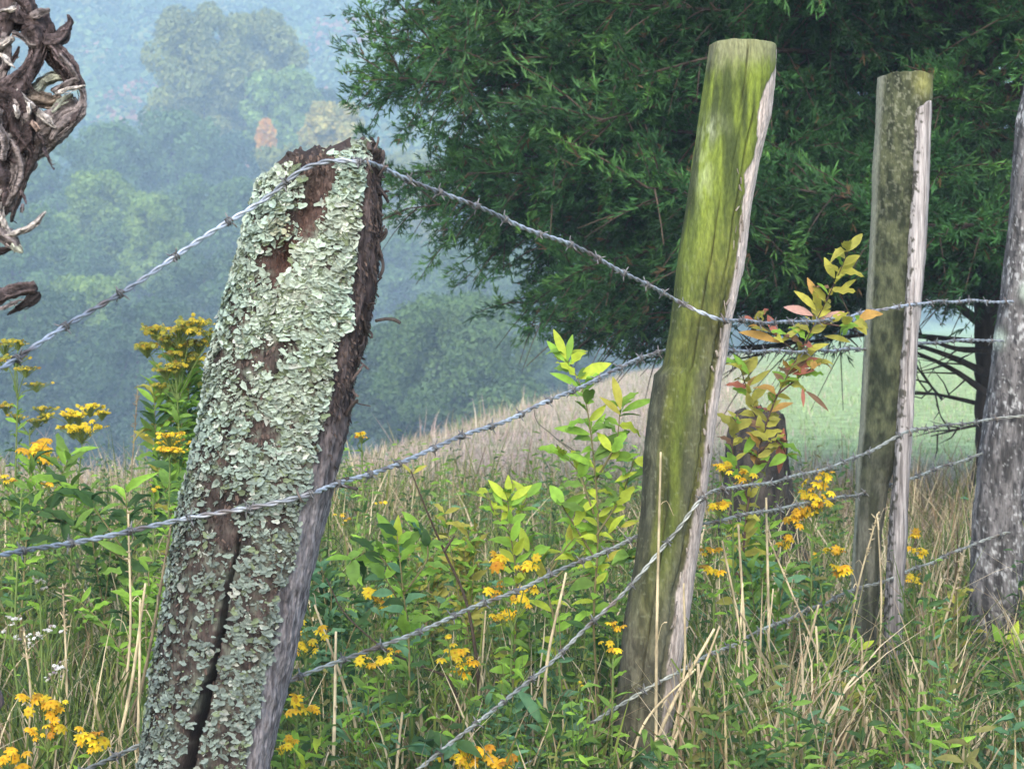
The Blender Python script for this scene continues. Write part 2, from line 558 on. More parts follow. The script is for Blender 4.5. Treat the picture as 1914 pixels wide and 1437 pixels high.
    bv = np.array([(-.4, -.5, 0), (.5, -.4, .08), (.35, .4, .1), (-.1, .6, .05), (-.5, .2, .12)])
    V, F = scatter(bv, np.array([(0, 1, 2, 3, 4)]), Mx, P + Nn * .0012)
    cb = lerp3((.03, .022, .02), (.15, .105, .085), rng.rand(m) ** 1.4)
    cb = lerp3(cb, np.array([.11, .05, .035]), bl(X, Yv, 545, 470, 60, 90) * .7)
    mb = MB(); mb.add(V, F, np.repeat(cb[:, None], 5, 1).reshape(-1, 3))
    mb.build('bark_scales', M_BARK, tk, smooth=False, loc=root.location)
    # torn bark tufts along the broken top and the dark edge
    mb = MB()
    for k in range(150):
        if k < 95:
            x = rng.uniform(535, 712); y = np.interp(x, [535, 600, 640, 680, 712], [308, 297, 292, 272, 292]) + rng.uniform(-3, 12)
            dd = D1 - rng.uniform(-.06, .075)
            ln = rng.uniform(.008, .026); dr = norm(np.array([rng.normal(0, .5), rng.normal(-.2, .5), rng.uniform(.2, 1.2)]))
        else:
            y = rng.uniform(430, 780) if k > 125 else rng.uniform(295, 420); x = xof(np.array([.93]), np.array([y]), SEC1)[0] + rng.uniform(-4, 6); dd = D1 - rng.uniform(-.03, .05)
            ln = rng.uniform(.012, .035); dr = norm(np.array([rng.normal(.25, .3), rng.normal(-.15, .4), rng.choice([-1, 1]) * rng.uniform(.3, 1.2)]))
        p = at(x, y, dd)
        q = p + dr * ln + rng.normal(0, .003, 3)
        Vt, Ft = tube(resample(np.array([p - dr * .006, (p + q) / 2 + rng.normal(0, .003, 3), q]), .005), np.linspace(1, .25, 1) * rng.uniform(.0022, .0055), 5, .4, 120, k, .5)
        if k >= 95:
            m3 = MB(); m3.add(Vt, Ft, np.array([.075, .058, .052]) * rng.uniform(.5, 1.9))
            m3.build('bark_shred', M_BARK, root, loc=root.location)
            continue
        mb.add(Vt, Ft, np.array([.075, .058, .052]) * rng.uniform(.5, 1.9))
    for pts in ([(704, 455), (716, 446), (722, 434), (720, 428)], [(700, 470), (712, 480), (716, 500), (709, 520)], [(702, 600), (722, 596), (738, 598), (748, 604)], [(612, 905), (640, 908), (668, 914)], [(630, 905), (640, 897), (652, 893)]):
        Vt, Ft = tube(resample(np.array([at(a, b, D1 - .01) for a, b in pts]), .004), .0035, 6, .3, 100, 3)
        m2 = MB(); m2.add(Vt, Ft, (.07, .06, .055))
        m2.build('bark_shred', M_BARK, root, loc=root.location)
    mb.build('bark_tuft', M_BARK, tk, loc=root.location)


make_lichen_post()

# --- green mossy post ----------------------------------------------------
D2 = 5.2
SEC2 = [(78, 1327, 1450), (95, 1325, 1452), (150, 1316, 1449), (215, 1306, 1442), (300, 1293, 1422), (400, 1279, 1404), (500, 1264, 1392), (600, 1252, 1369), (660, 1243, 1361), (684, 1238, 1357),
        (700, 1224, 1352), (780, 1211, 1342), (850, 1203, 1333), (950, 1200, 1321), (1050, 1186, 1305), (1150, 1168, 1292), (1250, 1158, 1275), (1380, 1146, 1258), (1520, 1130, 1240)]
ST2 = np.array([(120, 1452), (140, 1446), (160, 1432), (180, 1424), (225, 1412), (262, 1416), (300, 1410), (330, 1388), (355, 1392), (420, 1384), (480, 1378), (560, 1365), (640, 1350), (760, 1328), (900, 1312), (1000, 1296), (1100, 1270), (1200, 1256), (1400, 1238), (1550, 1222)], float)


def crk2(U, PY):
    w = .02 * np.sin(PY * .013) + .012 * np.sin(PY * .05)
    a = np.exp(-((U + .12 + w) / .018) ** 2) * sstep(330, 420, PY) * sstep(820, 640, PY)
    b = np.exp(-((U - .40 + w) / .022) ** 2) * sstep(180, 240, PY) * sstep(560, 480, PY)
    c = np.exp(-((U - .02 - w) / .02) ** 2) * sstep(84, 100, PY) * sstep(260, 150, PY)
    e = np.exp(-((U + .3 - w) / .02) ** 2) * sstep(860, 950, PY)
    return a + b + c + e


def make_mossy_post():
    def top(u):
        return 84 - 4 * (1 - np.abs(u) ** 2.5) + 4 * np.maximum(u, 0) + 1.2 * vnoise(np.stack([u * 5, u * 0, u * 0], -1), 5)

    def smask(U, PY, P, PH):
        X = xof(U, PY, SEC2)
        e = np.interp(PY, ST2[:, 0], ST2[:, 1]) - 5 + 5 * fbm(P * np.array([10, 10, 45]), 3, 71)
        return sstep(e - 2.5, e + 2.5, X) * (np.cos(PH) > -.45), X, e

    def disp(U, PY, P, PH):
        m, X, e = smask(U, PY, P, PH)
        r = .004 * fbm(P * np.array([30, 30, 5]), 3, 3) + .0012 * fbm(P * np.array([160, 160, 60]), 3, 4)
        r = r - .003 * m + m * .0015 * fbm(P * np.array([260, 260, 8]), 3, 9)
        gro = np.exp(-((X - e + 7) / 5.0) ** 2) * sstep(430, 560, PY) * (np.cos(PH) > 0)
        r = r - .014 * gro * (.5 + .5 * sstep(-.2, .4, vnoise(P * 9, 12)))
        r = r - .005 * np.exp(-((U - .12 - .03 * np.sin(PY * .01)) / .035) ** 2) * sstep(560, 200, PY)
        r = r - .003 * np.exp(-((U + .42) / .04) ** 2)
        r = r - .010 * crk2(U, PY)
        return r

    def colf(U, PY, P, PH):
        m, X, e = smask(U, PY, P, PH)
        s = fbm(P * np.array([45, 45, 4.5]), 4, 15)
        n = fbm(P * np.array([70, 70, 28]), 4, 16)
        moss = lerp3((.05, .07, .02), (.20, .265, .04), sstep(-.42, .38, s))
        olive = lerp3((.05, .052, .02), (.14, .145, .04), sstep(-.4, .45, n))
        gray = lerp3((.06, .055, .04), (.16, .15, .11), sstep(-.4, .5, n + .4 * s))
        hi = sstep(760, 270, PY + 260 * s + 120 * U)
        col = lerp3(olive, moss, hi)
        col = lerp3(col, np.array([.23, .235, .14]), sstep(150, 95, PY + 30 * n) * .8)
        col = lerp3(col, moss * .62, sstep(600, 760, PY) * np.exp(-((U + .15) / .45) ** 2) * .85 * sstep(1300, 950, PY))
        col = lerp3(col, gray, sstep(980, 1280, PY + 120 * s) * .85)
        grn = np.exp(-((U - .3) / .22) ** 2) * sstep(560, 700, PY)
        col = lerp3(col, np.array([.085, .088, .06]), grn * .65)
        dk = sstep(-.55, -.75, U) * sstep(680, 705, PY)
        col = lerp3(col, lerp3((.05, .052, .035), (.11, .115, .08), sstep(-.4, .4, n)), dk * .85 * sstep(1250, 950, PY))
        col = lerp3(col, col * .5, sstep(-.78, -.95, U) * .7)  # shading of the left edge, painted into the post's colour
        pale = bl(X, PY, 1325, 245, 22, 22) + .7 * bl(X, PY, 1310, 330, 14, 60)
        col = lerp3(col, np.array([.42, .47, .30]), np.clip(pale, 0, 1) * .5 * sstep(-.3, .3, n))
        spot = sstep(.42, .55, fbm(P * 120, 2, 91)) * sstep(200, 700, PY)
        col = lerp3(col, np.array([.24, .26, .17]), spot * .3)
        fib = fbm(P * np.array([260, 260, 7]), 4, 19)
        wood = lerp3((.42, .35, .31), (.74, .64, .58), sstep(-.5, .35, fib))
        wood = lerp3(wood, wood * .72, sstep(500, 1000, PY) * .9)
        col = lerp3(col, np.array([.03, .03, .015]), np.clip(crk2(U, PY), 0, 1) * .75)
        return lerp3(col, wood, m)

    root = empty('fence_post', at(1190, 1437, D2) * [1, 1, 0], 'tall rounded wooden fence post green with moss, pale bare strip down one edge', 'fence post', 'fence posts')
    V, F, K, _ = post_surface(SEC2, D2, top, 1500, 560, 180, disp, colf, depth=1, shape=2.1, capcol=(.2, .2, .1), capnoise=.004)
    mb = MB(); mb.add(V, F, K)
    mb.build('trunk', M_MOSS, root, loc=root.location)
    # splinters at the ragged border of the bare strip
    rng = np.random.RandomState(5)
    mb = MB()
    for y in np.concatenate([np.linspace(330, 480, 12), np.linspace(560, 1230, 26)]):
        x = np.interp(y, ST2[:, 0], ST2[:, 1]) + rng.uniform(-9, 3)
        u = np.clip((x - xof(np.array([0.]), np.array([y]), SEC2)[0]) / 62.0, -.98, .98)
        d = D2 - .079 * math.sqrt(1 - u * u) - .003
        p = at(x, y, d)
        q = at(x - rng.uniform(-4, 6), y + rng.choice([-1, 1]) * rng.uniform(8, 26), d - rng.uniform(.0, .006))
        Vt, Ft = tube(resample(np.array([p, (p + q) / 2 + [0, -.002, 0], q]), .006), rng.uniform(.0015, .004), 5, .3, 100, 1, .6)
        mb = MB(); mb.add(Vt, Ft, np.array([.3, .26, .22]) * rng.uniform(.35, 1.3))
        mb.build('splinter', M_WOOD, root, loc=root.location)


make_mossy_post()

# --- split post ----------------------------------------------------------
D3 = 6.6
SEC3 = [(136, 1640, 1742), (150, 1639, 1741), (330, 1630, 1735), (480, 1624, 1721), (600, 1618, 1709), (700, 1614, 1704), (800, 1608, 1692), (860, 1604, 1678), (900, 1602, 1664), (1000, 1597, 1650), (1100, 1592, 1645), (1190, 1588, 1640), (1400, 1578, 1628)]
SEC3B = [(196, 1708, 1738), (330, 1702, 1735), (480, 1694, 1728), (600, 1688, 1717), (700, 1681, 1712), (800, 1676, 1706), (900, 1670, 1700), (1000, 1662, 1697), (1100, 1658, 1691), (1200, 1655, 1688), (1250, 1652, 1678), (1400, 1640, 1664)]


def make_split_post():
    def top(u):
        return 146 - 8 * (1 - np.abs(u) ** 2.5) + 2 * vnoise(np.stack([u * 5, u * 0, u * 0], -1), 15)

    def disp(U, PY, P, PH):
        return .004 * fbm(P * np.array([25, 25, 8]), 3, 33) + .002 * fbm(P * 110, 3, 34)

    def colf(U, PY, P, PH):
        n = fbm(P * np.array([55, 55, 30]), 4, 36); s = fbm(P * np.array([60, 60, 6]), 3, 38)
        col = lerp3((.02, .026, .014), (.082, .092, .048), sstep(-.35, .45, n))
        col = lerp3(col, np.array([.27, .28, .20]), sstep(.1, .35, fbm(P * 120, 3, 39)) * .45 * sstep(620, 150, PY))
        col = lerp3(col, np.array([.36, .36, .12]), bl(xof(U, PY, SEC3), PY, 1720, 160, 20, 25) * .7)
        col = lerp3(col, lerp3((.04, .043, .028), (.13, .13, .1), sstep(-.4, .4, s)), sstep(760, 1000, PY))
        col = lerp3(col, np.array([.24, .25, .19]), sstep(-.82, -.95, U) * .8)
        return col

    root = empty('fence_post', at(1625, 1265, D3) * [1, 1, 0], 'olive mottled fence post with a pale split plank along its side, behind the mossy post', 'fence post', 'fence posts')
    V, F, K, _ = post_surface(SEC3, D3, top, 1330, 420, 140, disp, colf, 1, 2.1, (.2, .2, .1), .004)
    mb = MB(); mb.add(V, F, K)
    mb.build('trunk', M_MOSS, root, loc=root.location)

    def top2(u):
        return 200 - 8 * u + 5 * vnoise(np.stack([u * 4, u * 0, u * 0], -1), 16)

    def disp2(U, PY, P, PH):
        return .004 * fbm(P * np.array([30, 30, 14]), 3, 43) + .0016 * fbm(P * np.array([220, 220, 12]), 3, 44) - .008 * np.exp(-((U + .25 + .1 * np.sin(PY * .012)) / .13) ** 2) * sstep(470, 560, PY) * sstep(800, 700, PY)

    def colf2(U, PY, P, PH):
        f = fbm(P * np.array([200, 200, 7]), 4, 46)
        col = lerp3((.15, .135, .13), (.44, .41, .40), sstep(-.5, .4, f))
        col = lerp3(col, np.array([.075, .07, .055]), sstep(.05, .3, fbm(P * 70, 3, 47) - .6 * U - .42))
        return lerp3(col, col * .75, sstep(800, 1100, PY))

    V, F, K, _ = post_surface(SEC3B, D3 - .066, top2, 1330, 400, 90, disp2, colf2, 1.5, 2.4, (.3, .27, .26), .006)
    mb = MB(); mb.add(V, F, K)
    mb.build('split_plank', M_WOOD, root, loc=root.location)


make_split_post()

# --- grey post at the right ---------------------------------------------
D4 = 7.2
SEC4 = [(100, 1922, 2018), (165, 1913, 2012), (230, 1896, 2000), (390, 1886, 1985), (560, 1868, 1970), (760, 1842, 1944), (950, 1820, 1922), (1150, 1815, 1910), (1300, 1806, 1905), (1420, 1800, 1900)]


def make_grey_post():
    def top(u):
        return 140 + 6 * vnoise(np.stack([u * 4, u * 0, u * 0], -1), 25)

    def disp(U, PY, P, PH):
        return .009 * fbm(P * np.array([20, 20, 8]), 3, 53) + .003 * fbm(P * np.array([90, 90, 40]), 4, 54)

    def colf(U, PY, P, PH):
        s = fbm(P * np.array([70, 70, 16]), 4, 55)
        col = lerp3((.042, .04, .04), (.17, .162, .162), sstep(-.45, .4, s))
        col = lerp3(col, np.array([.47, .48, .48]), sstep(.15, .55, fbm(P * np.array([130, 130, 75]), 4, 57) + .35 * fbm(P * 14, 2, 59)) * .85)
        col = lerp3(col, np.array([.03, .028, .03]), sstep(.25, .4, fbm(P * np.array([120, 120, 70]), 3, 58)) * .8)
        X = xof(U, PY, SEC4)
        col = lerp3(col, np.array([.5, .6, .5]), np.clip(bl(X, PY, 1906, 545, 10, 16) + bl(X, PY, 1862, 632, 9, 16), 0, 1) * .8)
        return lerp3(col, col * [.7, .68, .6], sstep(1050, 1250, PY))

    root = empty('fence_post', at(1850, 1203, D4) * [1, 1, 0], 'rough grey fence post speckled with white lichen, tilted at the right edge', 'fence post', 'fence posts')
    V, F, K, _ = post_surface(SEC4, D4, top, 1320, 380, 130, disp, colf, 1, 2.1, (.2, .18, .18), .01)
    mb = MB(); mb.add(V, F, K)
    mb.build('trunk', M_BARK, root, loc=root.location)


make_grey_post()

# --- old stump in the field behind the autumn sapling
def make_stump():
    d = 9.0
    sec = [(700, 1392, 1448), (770, 1374, 1458), (820, 1362, 1470), (865, 1358, 1474), (900, 1354, 1480), (980, 1346, 1492), (1150, 1332, 1505)]

    def top(u):
        return 762 + 30 * vnoise(np.stack([u * 3, u * 0, u * 0], -1), 3) + 14 * vnoise(np.stack([u * 9, u * 0, u * 0], -1), 4)

    def disp(U, PY, P, PH):
        return .02 * fbm(P * np.array([12, 12, 5]), 3, 63) + .008 * fbm(P * np.array([60, 60, 20]), 3, 64)

    def colf(U, PY, P, PH):
        return lerp3((.016, .014, .012), (.062, .052, .042), sstep(-.45, .5, fbm(P * np.array([60, 60, 12]), 4, 65)))

    root = empty('tree_stump', at(1430, 1083, d) * [1, 1, 0], 'dark brown broken stump half hidden behind the autumn sapling', 'tree stump')
    V, F, K, _ = post_surface(sec, d, top, 1110, 160, 90, disp, colf, 1, 2.1, (.06, .05, .04), .03)
    mb = MB(); mb.add(V, F, K)
    mb.build('trunk', M_BARK, root, loc=root.location)
    rng = np.random.RandomState(8)
    for k in range(5):
        a = rng.uniform(0, TAU)
        p = np.array([root.location.x + .1 * math.cos(a), d + .1 * math.sin(a), .12])
        q = np.array([root.location.x + .36 * math.cos(a), d + .36 * math.sin(a), -.03])
        V, F = tube(resample(np.array([p, (p + q) / 2 + [0, 0, -.02], q]), .02), np.linspace(.05, .015, 1), 8, .4, 20, k)
        mb = MB(); mb.add(V, F, (.06, .048, .036))
        mb.build('root', M_BARK, root, loc=root.location)


make_stump()

# --- gnarled cedar post at the left edge --------------------------------
D0 = 3.2
def rng_n(V, seed):
    return .0028 * np.stack([fbm(V * 90, 3, seed + q) for q in (1, 2, 3)], -1)


def gnarl_piece(mb, pts, radii, col, seed, seg=14, flat=.8, noise=.45, ns=55):
    P = np.array([at(p[0], p[1], D0 + (p[2] if len(p) > 2 else 0)) for p in pts])
    R = np.array(radii, float) / FPX * D0
    Q = resample(np.hstack([P, R[:, None]]), .003)
    V, F = tube(Q[:, :3], np.maximum(Q[:, 3], .0006), seg, noise, ns, seed, flat)
    cen = np.repeat(Q[:, :3], seg, 0)
    aa = np.tile(np.arange(seg) / seg * TAU, len(Q)); tt = np.repeat(np.arange(len(Q)) * .03, seg)
    gr = .16 * np.cos(3 * aa + seed + tt * 1.5) + .12 * np.cos(5 * aa + 2 * seed - tt) + .10 * np.cos(9 * aa + seed * 3 + tt)
    V[:len(cen)] = cen + (V[:len(cen)] - cen) * (1 + gr)[:, None]
    V = V + rng_n(V, seed)
    f = .8 * fbm(V * np.array([150, 150, 150]), 4, seed + 90) + np.append(gr, [0, 0]) * 1.6
    K = lerp3(np.array(col) * .32, np.array(col) * 1.55, sstep(-.5, .5, f))  # groove shade and pale ridge highlights put into the wood colour
    mb.add(V, F, K)
    r = np.random.RandomState(seed)
    T, Nf, Bf = frames(Q[:, :3])
    for q in range(int(min(26, 3 + R.max() * FPX / D0 * .55))):
        n = len(Q)
        i0 = r.randint(0, max(1, int(n * .7))); i1 = min(n, i0 + r.randint(max(3, n // 5), max(5, int(n * .7))))
        if i1 - i0 < 3: continue
        a0 = r.uniform(0, TAU) + np.linspace(0, r.uniform(-1, 1), i1 - i0)
        w_ = Q[i0:i1, 3:4] * r.uniform(.92, 1.14)
        C_ = Q[i0:i1, :3] + w_ * (np.cos(a0)[:, None] * Nf[i0:i1] + flat * np.sin(a0)[:, None] * Bf[i0:i1])
        C_ = C_ + rng_n(C_, seed + q) * .8
        if r.rand() < .3: C_[-1] += norm(C_[-1] - Q[i1 - 1, :3]) * r.uniform(.002, .009)
        Vt, Ft = tube(C_, np.linspace(1, .35, len(C_)) * r.uniform(.0007, .0022), 5, .3, 90, q, r.uniform(.4, 1))
        mb.add(Vt, Ft, np.array(col) * r.choice([.35, .6, 1.2, 1.9, 2.4]))


def make_gnarled_post():
    root = empty('gnarled_post', at(-95, 1860, D0) * [1, 1, 0], 'gnarled twisted dead cedar post with curled splinters at the left edge', 'fence post')
    dk, br, gy, pl, gn = (.05, .036, .036), (.095, .072, .072), (.21, .18, .175), (.46, .42, .39), (.36, .38, .31)
    mb = MB()
    gnarl_piece(mb, [(-90, 1900, .05), (-110, 1400, .05), (-120, 900, .04), (-115, 560, .03), (-95, 300, .02), (-60, 120, .02), (-30, -60, .02), (-40, -260, .02)], [95, 90, 80, 66, 58, 55, 60, 50], br, 3, 40, 1, .3, 20)
    mb.build('trunk', M_BARK, root, loc=root.location)
    pieces = [
        ([(10, 170), (38, 215), (42, 270), (22, 335), (2, 385), (-6, 410)], [26, 44, 42, 34, 22, 10], gy, .022),
        ([(58, 285), (90, 258), (122, 222), (138, 186)], [20, 27, 24, 12], gy, .02),
        ([(60, 60), (90, 100), (112, 128), (136, 160)], [20, 15, 14, 10], dk, .016),
        ([(-20, 60), (30, 35), (70, 55)], [30, 30, 20], dk, .02),
        ([(-10, 205), (-14, 260), (-6, 330)], [26, 30, 20], br, -.004),
        # body of the burl
        ([(-30, 30), (20, 25), (62, 40), (85, 62)], [30, 26, 24, 16], br, .01),
        ([(-20, -25), (25, -12), (50, 8), (57, 30)], [26, 20, 16, 9], br, .0),
        ([(-30, 250), (-10, 180), (5, 140), (14, 105), (4, 60)], [26, 17, 12, 10, 12], gy, .0),
        ([(62, 55), (72, 85), (66, 115), (52, 145), (36, 170)], [24, 17, 15, 17, 22], br, -.005),
        ([(5, 165), (25, 150), (45, 132), (58, 112)], [20, 14, 11, 10], br, -.01),
        ([(-10, 180), (20, 185), (40, 215), (42, 260), (20, 300)], [34, 32, 30, 28, 26], dk, .0),
        ([(20, 290), (50, 265), (80, 245), (110, 215), (140, 195)], [26, 22, 24, 20, 14], gy, .01),
        ([(88, 72), (105, 92), (124, 112), (140, 138), (150, 162)], [13, 13, 15, 13, 9], br, -.01),
        ([(150, 160), (155, 185), (146, 212), (120, 235), (96, 262)], [9, 8, 12, 16, 9], gy, -.004),
        ([(40, 190), (70, 165), (88, 150), (108, 143), (122, 148)], [14, 13, 13, 12, 6], gn, .022),
        ([(52, 180), (80, 185), (98, 190), (112, 178)], [18, 18, 16, 8], (.26, .21, .17), .016),
        ([(100, 210), (115, 195), (130, 182), (134, 176)], [11, 12, 10, 5], gn, .008),
        ([(-20, 280), (0, 330), (6, 365), (2, 400)], [40, 34, 22, 12], br, .0),
        ([(10, 255), (30, 290), (35, 330), (22, 360), (10, 385)], [20, 20, 18, 12, 8], gy, -.006),
        # splinters
        ([(34, 168), (52, 190), (72, 210), (92, 232)], [4, 7, 9, 7], pl, -.022),
        ([(72, 212), (90, 226), (104, 240)], [8, 8, 4], pl, -.02),
        ([(58, 30), (75, 25), (92, 19)], [9, 8, 5], gy, -.01),
        ([(-5, 22), (20, 18), (36, 14)], [4, 5, 3], pl, -.03),
        ([(88, 78), (104, 76), (118, 66), (128, 50), (131, 38), (127, 27)], [18, 17, 13, 8, 5, 2.5], br, -.008),
        ([(92, 70), (97, 55), (95, 44)], [9, 9, 4], dk, -.008),
        ([(24, 62), (40, 68), (58, 82), (70, 84)], [7, 6, 7, 8], gy, -.016),
        ([(44, 55), (62, 62), (76, 72)], [14, 12, 8], dk, .004),
        ([(98, 172), (118, 160), (136, 150), (148, 152)], [5, 6, 6, 3], gy, -.02),
        ([(105, 176), (128, 168), (148, 163), (161, 161)], [5, 5, 4, 1.5], pl, -.02),
        ([(96, 168), (118, 164), (140, 157)], [4, 5, 3], dk, -.015),
        ([(74, 262), (62, 300), (46, 340), (32, 378), (20, 415)], [7, 7, 6, 5, 4], (.05, .04, .038), -.012),
        ([(80, 275), (88, 292), (96, 310), (102, 316)], [4, 3, 2.5, 3.5], (.07, .055, .06), -.01),
        ([(5, 370), (4, 395), (9, 420), (18, 438)], [7, 6, 7, 8], pl, -.01),
        ([(10, 440), (35, 434), (60, 422), (78, 405), (86, 397)], [8, 8, 7, 5, 2.5], pl, -.015),
        ([(-6, 425), (10, 440), (24, 452), (36, 466)], [13, 16, 14, 7], gy, -.006),
        ([(22, 458), (34, 466), (40, 472)], [9, 9, 4], gn, -.012),
        ([(-25, 470), (0, 468), (20, 466)], [14, 8, 4], dk, .0),
        ([(-40, 565), (0, 553), (35, 541), (66, 536)], [20, 17, 15, 14], br, -.01),
        ([(14, 588), (38, 575), (58, 562), (72, 548)], [1.5, 7, 10, 8], (.035, .028, .028), -.006),
        ([(2, 578), (22, 568), (42, 560)], [4, 4, 2], gy, -.02),
        ([(0, 205), (-3, 230), (8, 262), (5, 300)], [8, 9, 8, 6], gy, -.03),
        ([(58, 228), (66, 236), (72, 244)], [6, 7, 5], (.3, .22, .18), -.028),
        ([(30, 240), (45, 262), (60, 290), (50, 325)], [12, 12, 9, 5], dk, -.012),
        ([(-10, 88), (8, 82), (24, 70)], [8, 9, 5], pl, -.012),
        ([(10, 130), (22, 115), (30, 100), (36, 88)], [6, 6, 5, 4], dk, -.012),
        ([(110, 100), (128, 122), (146, 150)], [4, 5, 3], gy, -.022),
        ([(118, 235), (136, 222), (150, 205)], [5, 6, 3], br, -.012),
    ]
    rng = np.random.RandomState(2)
    for k in range(26):
        x, y = rng.uniform(-5, 85), rng.uniform(0, 400)
        if 30 < y and not (x < 95 - abs(y - 200) * .22): continue
        if 60 < y < 130 and 10 < x < 55: continue
        a = rng.uniform(-.9, .9) + 1.57; l = rng.uniform(14, 38)
        pieces.append(([(x, y), (x + l * .5 * math.cos(a) + rng.uniform(-4, 4), y + l * .5 * math.sin(a)), (x + l * math.cos(a), y + l * math.sin(a))], [2, rng.uniform(3, 5.5), 1.5], [br, gy, pl, dk][k % 4], rng.uniform(-.035, -.015)))
    for i, (pts, r, col, off) in enumerate(pieces):
        mb = MB()
        gnarl_piece(mb, [(p[0], p[1], off) for p in pts], r, col, i * 7 + 1, 26 if max(r) > 9 else 12, .8, .5, 62)
        mb.build('burl_lobe' if i < 19 else 'splinter', M_GNARL, root, loc=root.location)


make_gnarled_post()

# ------------------------------------------------------------------ barbed wire
def barb_mesh():
    mb = MB()
    t = np.linspace(0, 1, 26)
    a = t * TAU * 2.2
    P = np.stack([(t - .5) * .011, .0062 * np.cos(a), .0062 * np.sin(a)], -1)
    V, F = tube(P, .0017, 6); mb.add(V, F, (.15, .15, .15))
    for sx, an, tl in ((-.0055, .3, -.5), (.0055, 2.4, .5), (-.002, 3.6, -.4), (.003, 5.2, .4)):
        d = np.array([tl * .6, math.cos(an), math.sin(an)]); d = d / np.linalg.norm(d)
        p0 = np.array([sx, .005 * math.cos(an), .005 * math.sin(an)])
        Q = np.array([p0, p0 + d * .005, p0 + d * .010, p0 + d * .013])
        V, F = tube(Q, np.array([.0016, .0016, .0012, .0003]), 6); mb.add(V, F, (.19, .19, .19))
    return mb


BARB = None
WIRES = [
    ('top barbed wire strand dipping from the lichen post down to the mossy post', (.40, .45, .52), 0,
     [(-150, 760, 3.32), (0, 692, 3.5), (130, 605, 3.62), (240, 538, 3.71), (330, 478, 3.78), (478, 384, 3.865), (540, 332, 3.862), (572, 311, 3.868), (620, 300, 3.865), (682, 306, 3.88), (718, 318, 3.98), (830, 362, 4.18), (940, 408, 4.38), (1100, 474, 4.68), (1200, 528, 4.88), (1262, 560, 5.07), (1320, 586, 5.08), (1363, 599, 5.13), (1450, 603, 5.45), (1550, 598, 5.9), (1625, 583, 6.3), (1700, 570, 6.42), (1790, 563, 6.8), (1870, 564, 7.08), (2000, 560, 7.3)]),
    ('second barbed wire strand stapled across the middle of the lichen post', (.42, .47, .53), 1,
     [(-150, 1080, 3.35), (0, 1040, 3.55), (170, 1006, 3.74), (335, 974, 3.866), (480, 945, 3.858), (580, 921, 3.875), (622, 908, 3.95), (700, 884, 4.09), (800, 842, 4.27), (1000, 762, 4.65), (1150, 692, 4.98), (1238, 655, 5.24), (1300, 653, 5.31), (1372, 656, 5.36), (1500, 657, 5.9), (1612, 652, 6.55), (1665, 648, 6.73), (1722, 641, 6.77), (1850, 636, 7.1), (2000, 640, 7.31)]),
    ('third barbed wire strand passing behind both the lichen post and the mossy post', (.36, .38, .35), 2,
     [(-60, 1545, 3.7), (60, 1487, 3.9), (170, 1432, 4.05), (260, 1394, 4.17), (400, 1330, 4.2), (550, 1269, 4.27), (800, 1172, 4.55), (1000, 1087, 4.85), (1140, 1026, 5.08), (1202, 997, 5.22), (1262, 985, 5.31), (1335, 974, 5.42), (1480, 946, 5.85), (1600, 925, 6.45), (1650, 910, 6.73), (1712, 890, 6.8), (1830, 850, 7.16), (2000, 800, 7.32)]),
    ('fourth barbed wire strand climbing steeply to the front of the mossy post', (.36, .38, .35), 3,
     [(455, 1690, 3.92), (620, 1565, 4.25), (780, 1437, 4.5), (900, 1345, 4.68), (1000, 1262, 4.83), (1100, 1172, 4.98), (1190, 1079, 5.09), (1262, 998, 5.112), (1326, 921, 5.15), (1420, 906, 5.5), (1550, 874, 6.0), (1620, 845, 6.3), (1700, 807, 6.43), (1760, 797, 6.75), (1850, 785, 7.07), (1940, 775, 7.09), (2020, 768, 7.2)]),
    ('lowest barbed wire strand crossing the weeds at the foot of the mossy post', (.36, .38, .34), 4,
     [(640, 1670, 4.5), (800, 1556, 4.62), (970, 1437, 4.8), (1080, 1368, 4.97), (1165, 1315, 5.1), (1230, 1274, 5.112), (1300, 1238, 5.2), (1420, 1180, 5.6), (1520, 1136, 6.05), (1610, 1097, 6.45), (1660, 1083, 6.47), (1790, 1030, 6.95), (1850, 1005, 7.07), (2000, 960, 7.25)]),
]


def make_wires():
    global BARB
    for label, col, seed, pts in WIRES:
        P = resample(np.array([at(*p) for p in pts]), .004)
        T, N, B = frames(P)
        s = np.concatenate([[0], np.cumsum(np.linalg.norm(np.diff(P, axis=0), axis=1))])
        root = empty('barbed_wire', P[len(P) // 2], label, 'barbed wire', 'barbed wire strands of the fence')
        rng = np.random.RandomState(seed + 40)
        P = P + (B * (.0022 * np.sin(s * 16 + seed)[:, None]) + N * (.0018 * np.sin(s * 23 + 2 * seed)[:, None]))
        for k in range(2):
            a = s / .062 * TAU + k * math.pi
            Q = P + .0026 * (np.cos(a)[:, None] * N + np.sin(a)[:, None] * B)
            V, F = tube(Q, .0026, 6)
            f = fbm(V * 14, 3, seed)
            kc = lerp3(np.array(col) * .55, np.array(col) * 1.2, sstep(-.5, .4, f))
            kc = lerp3(kc, np.array([.15, .10, .075]), sstep(.1, .5, fbm(V * 22, 3, seed + 9)) * .75)
            mb = MB(); mb.add(V, F, kc)
            mb.build('wire_strand', M_WIRE, root, loc=root.location)
        pos = .03 + .03 * seed
        while pos < s[-1]:
            i = min(int(np.searchsorted(s, pos)), len(P) - 1)
            if BARB is None:
                BARB = barb_mesh().build('barb', M_WIRE, root)
                b = BARB
            else:
                b = BARB.copy(); C.objects.link(b); b.parent = root
            b.location = P[i] - np.array(root.location)
            t, nn, bb = T[i], N[i], B[i]
            r = rng.uniform(0, TAU)
            y = math.cos(r) * nn + math.sin(r) * bb
            z = np.cross(t, y)
            from mathutils import Matrix
            b.rotation_euler = Matrix(np.stack([t, y, z], -1).tolist()).to_euler()
            b['_t'] = 1
            del b['_t']
            pos += rng.uniform(.10, .14)


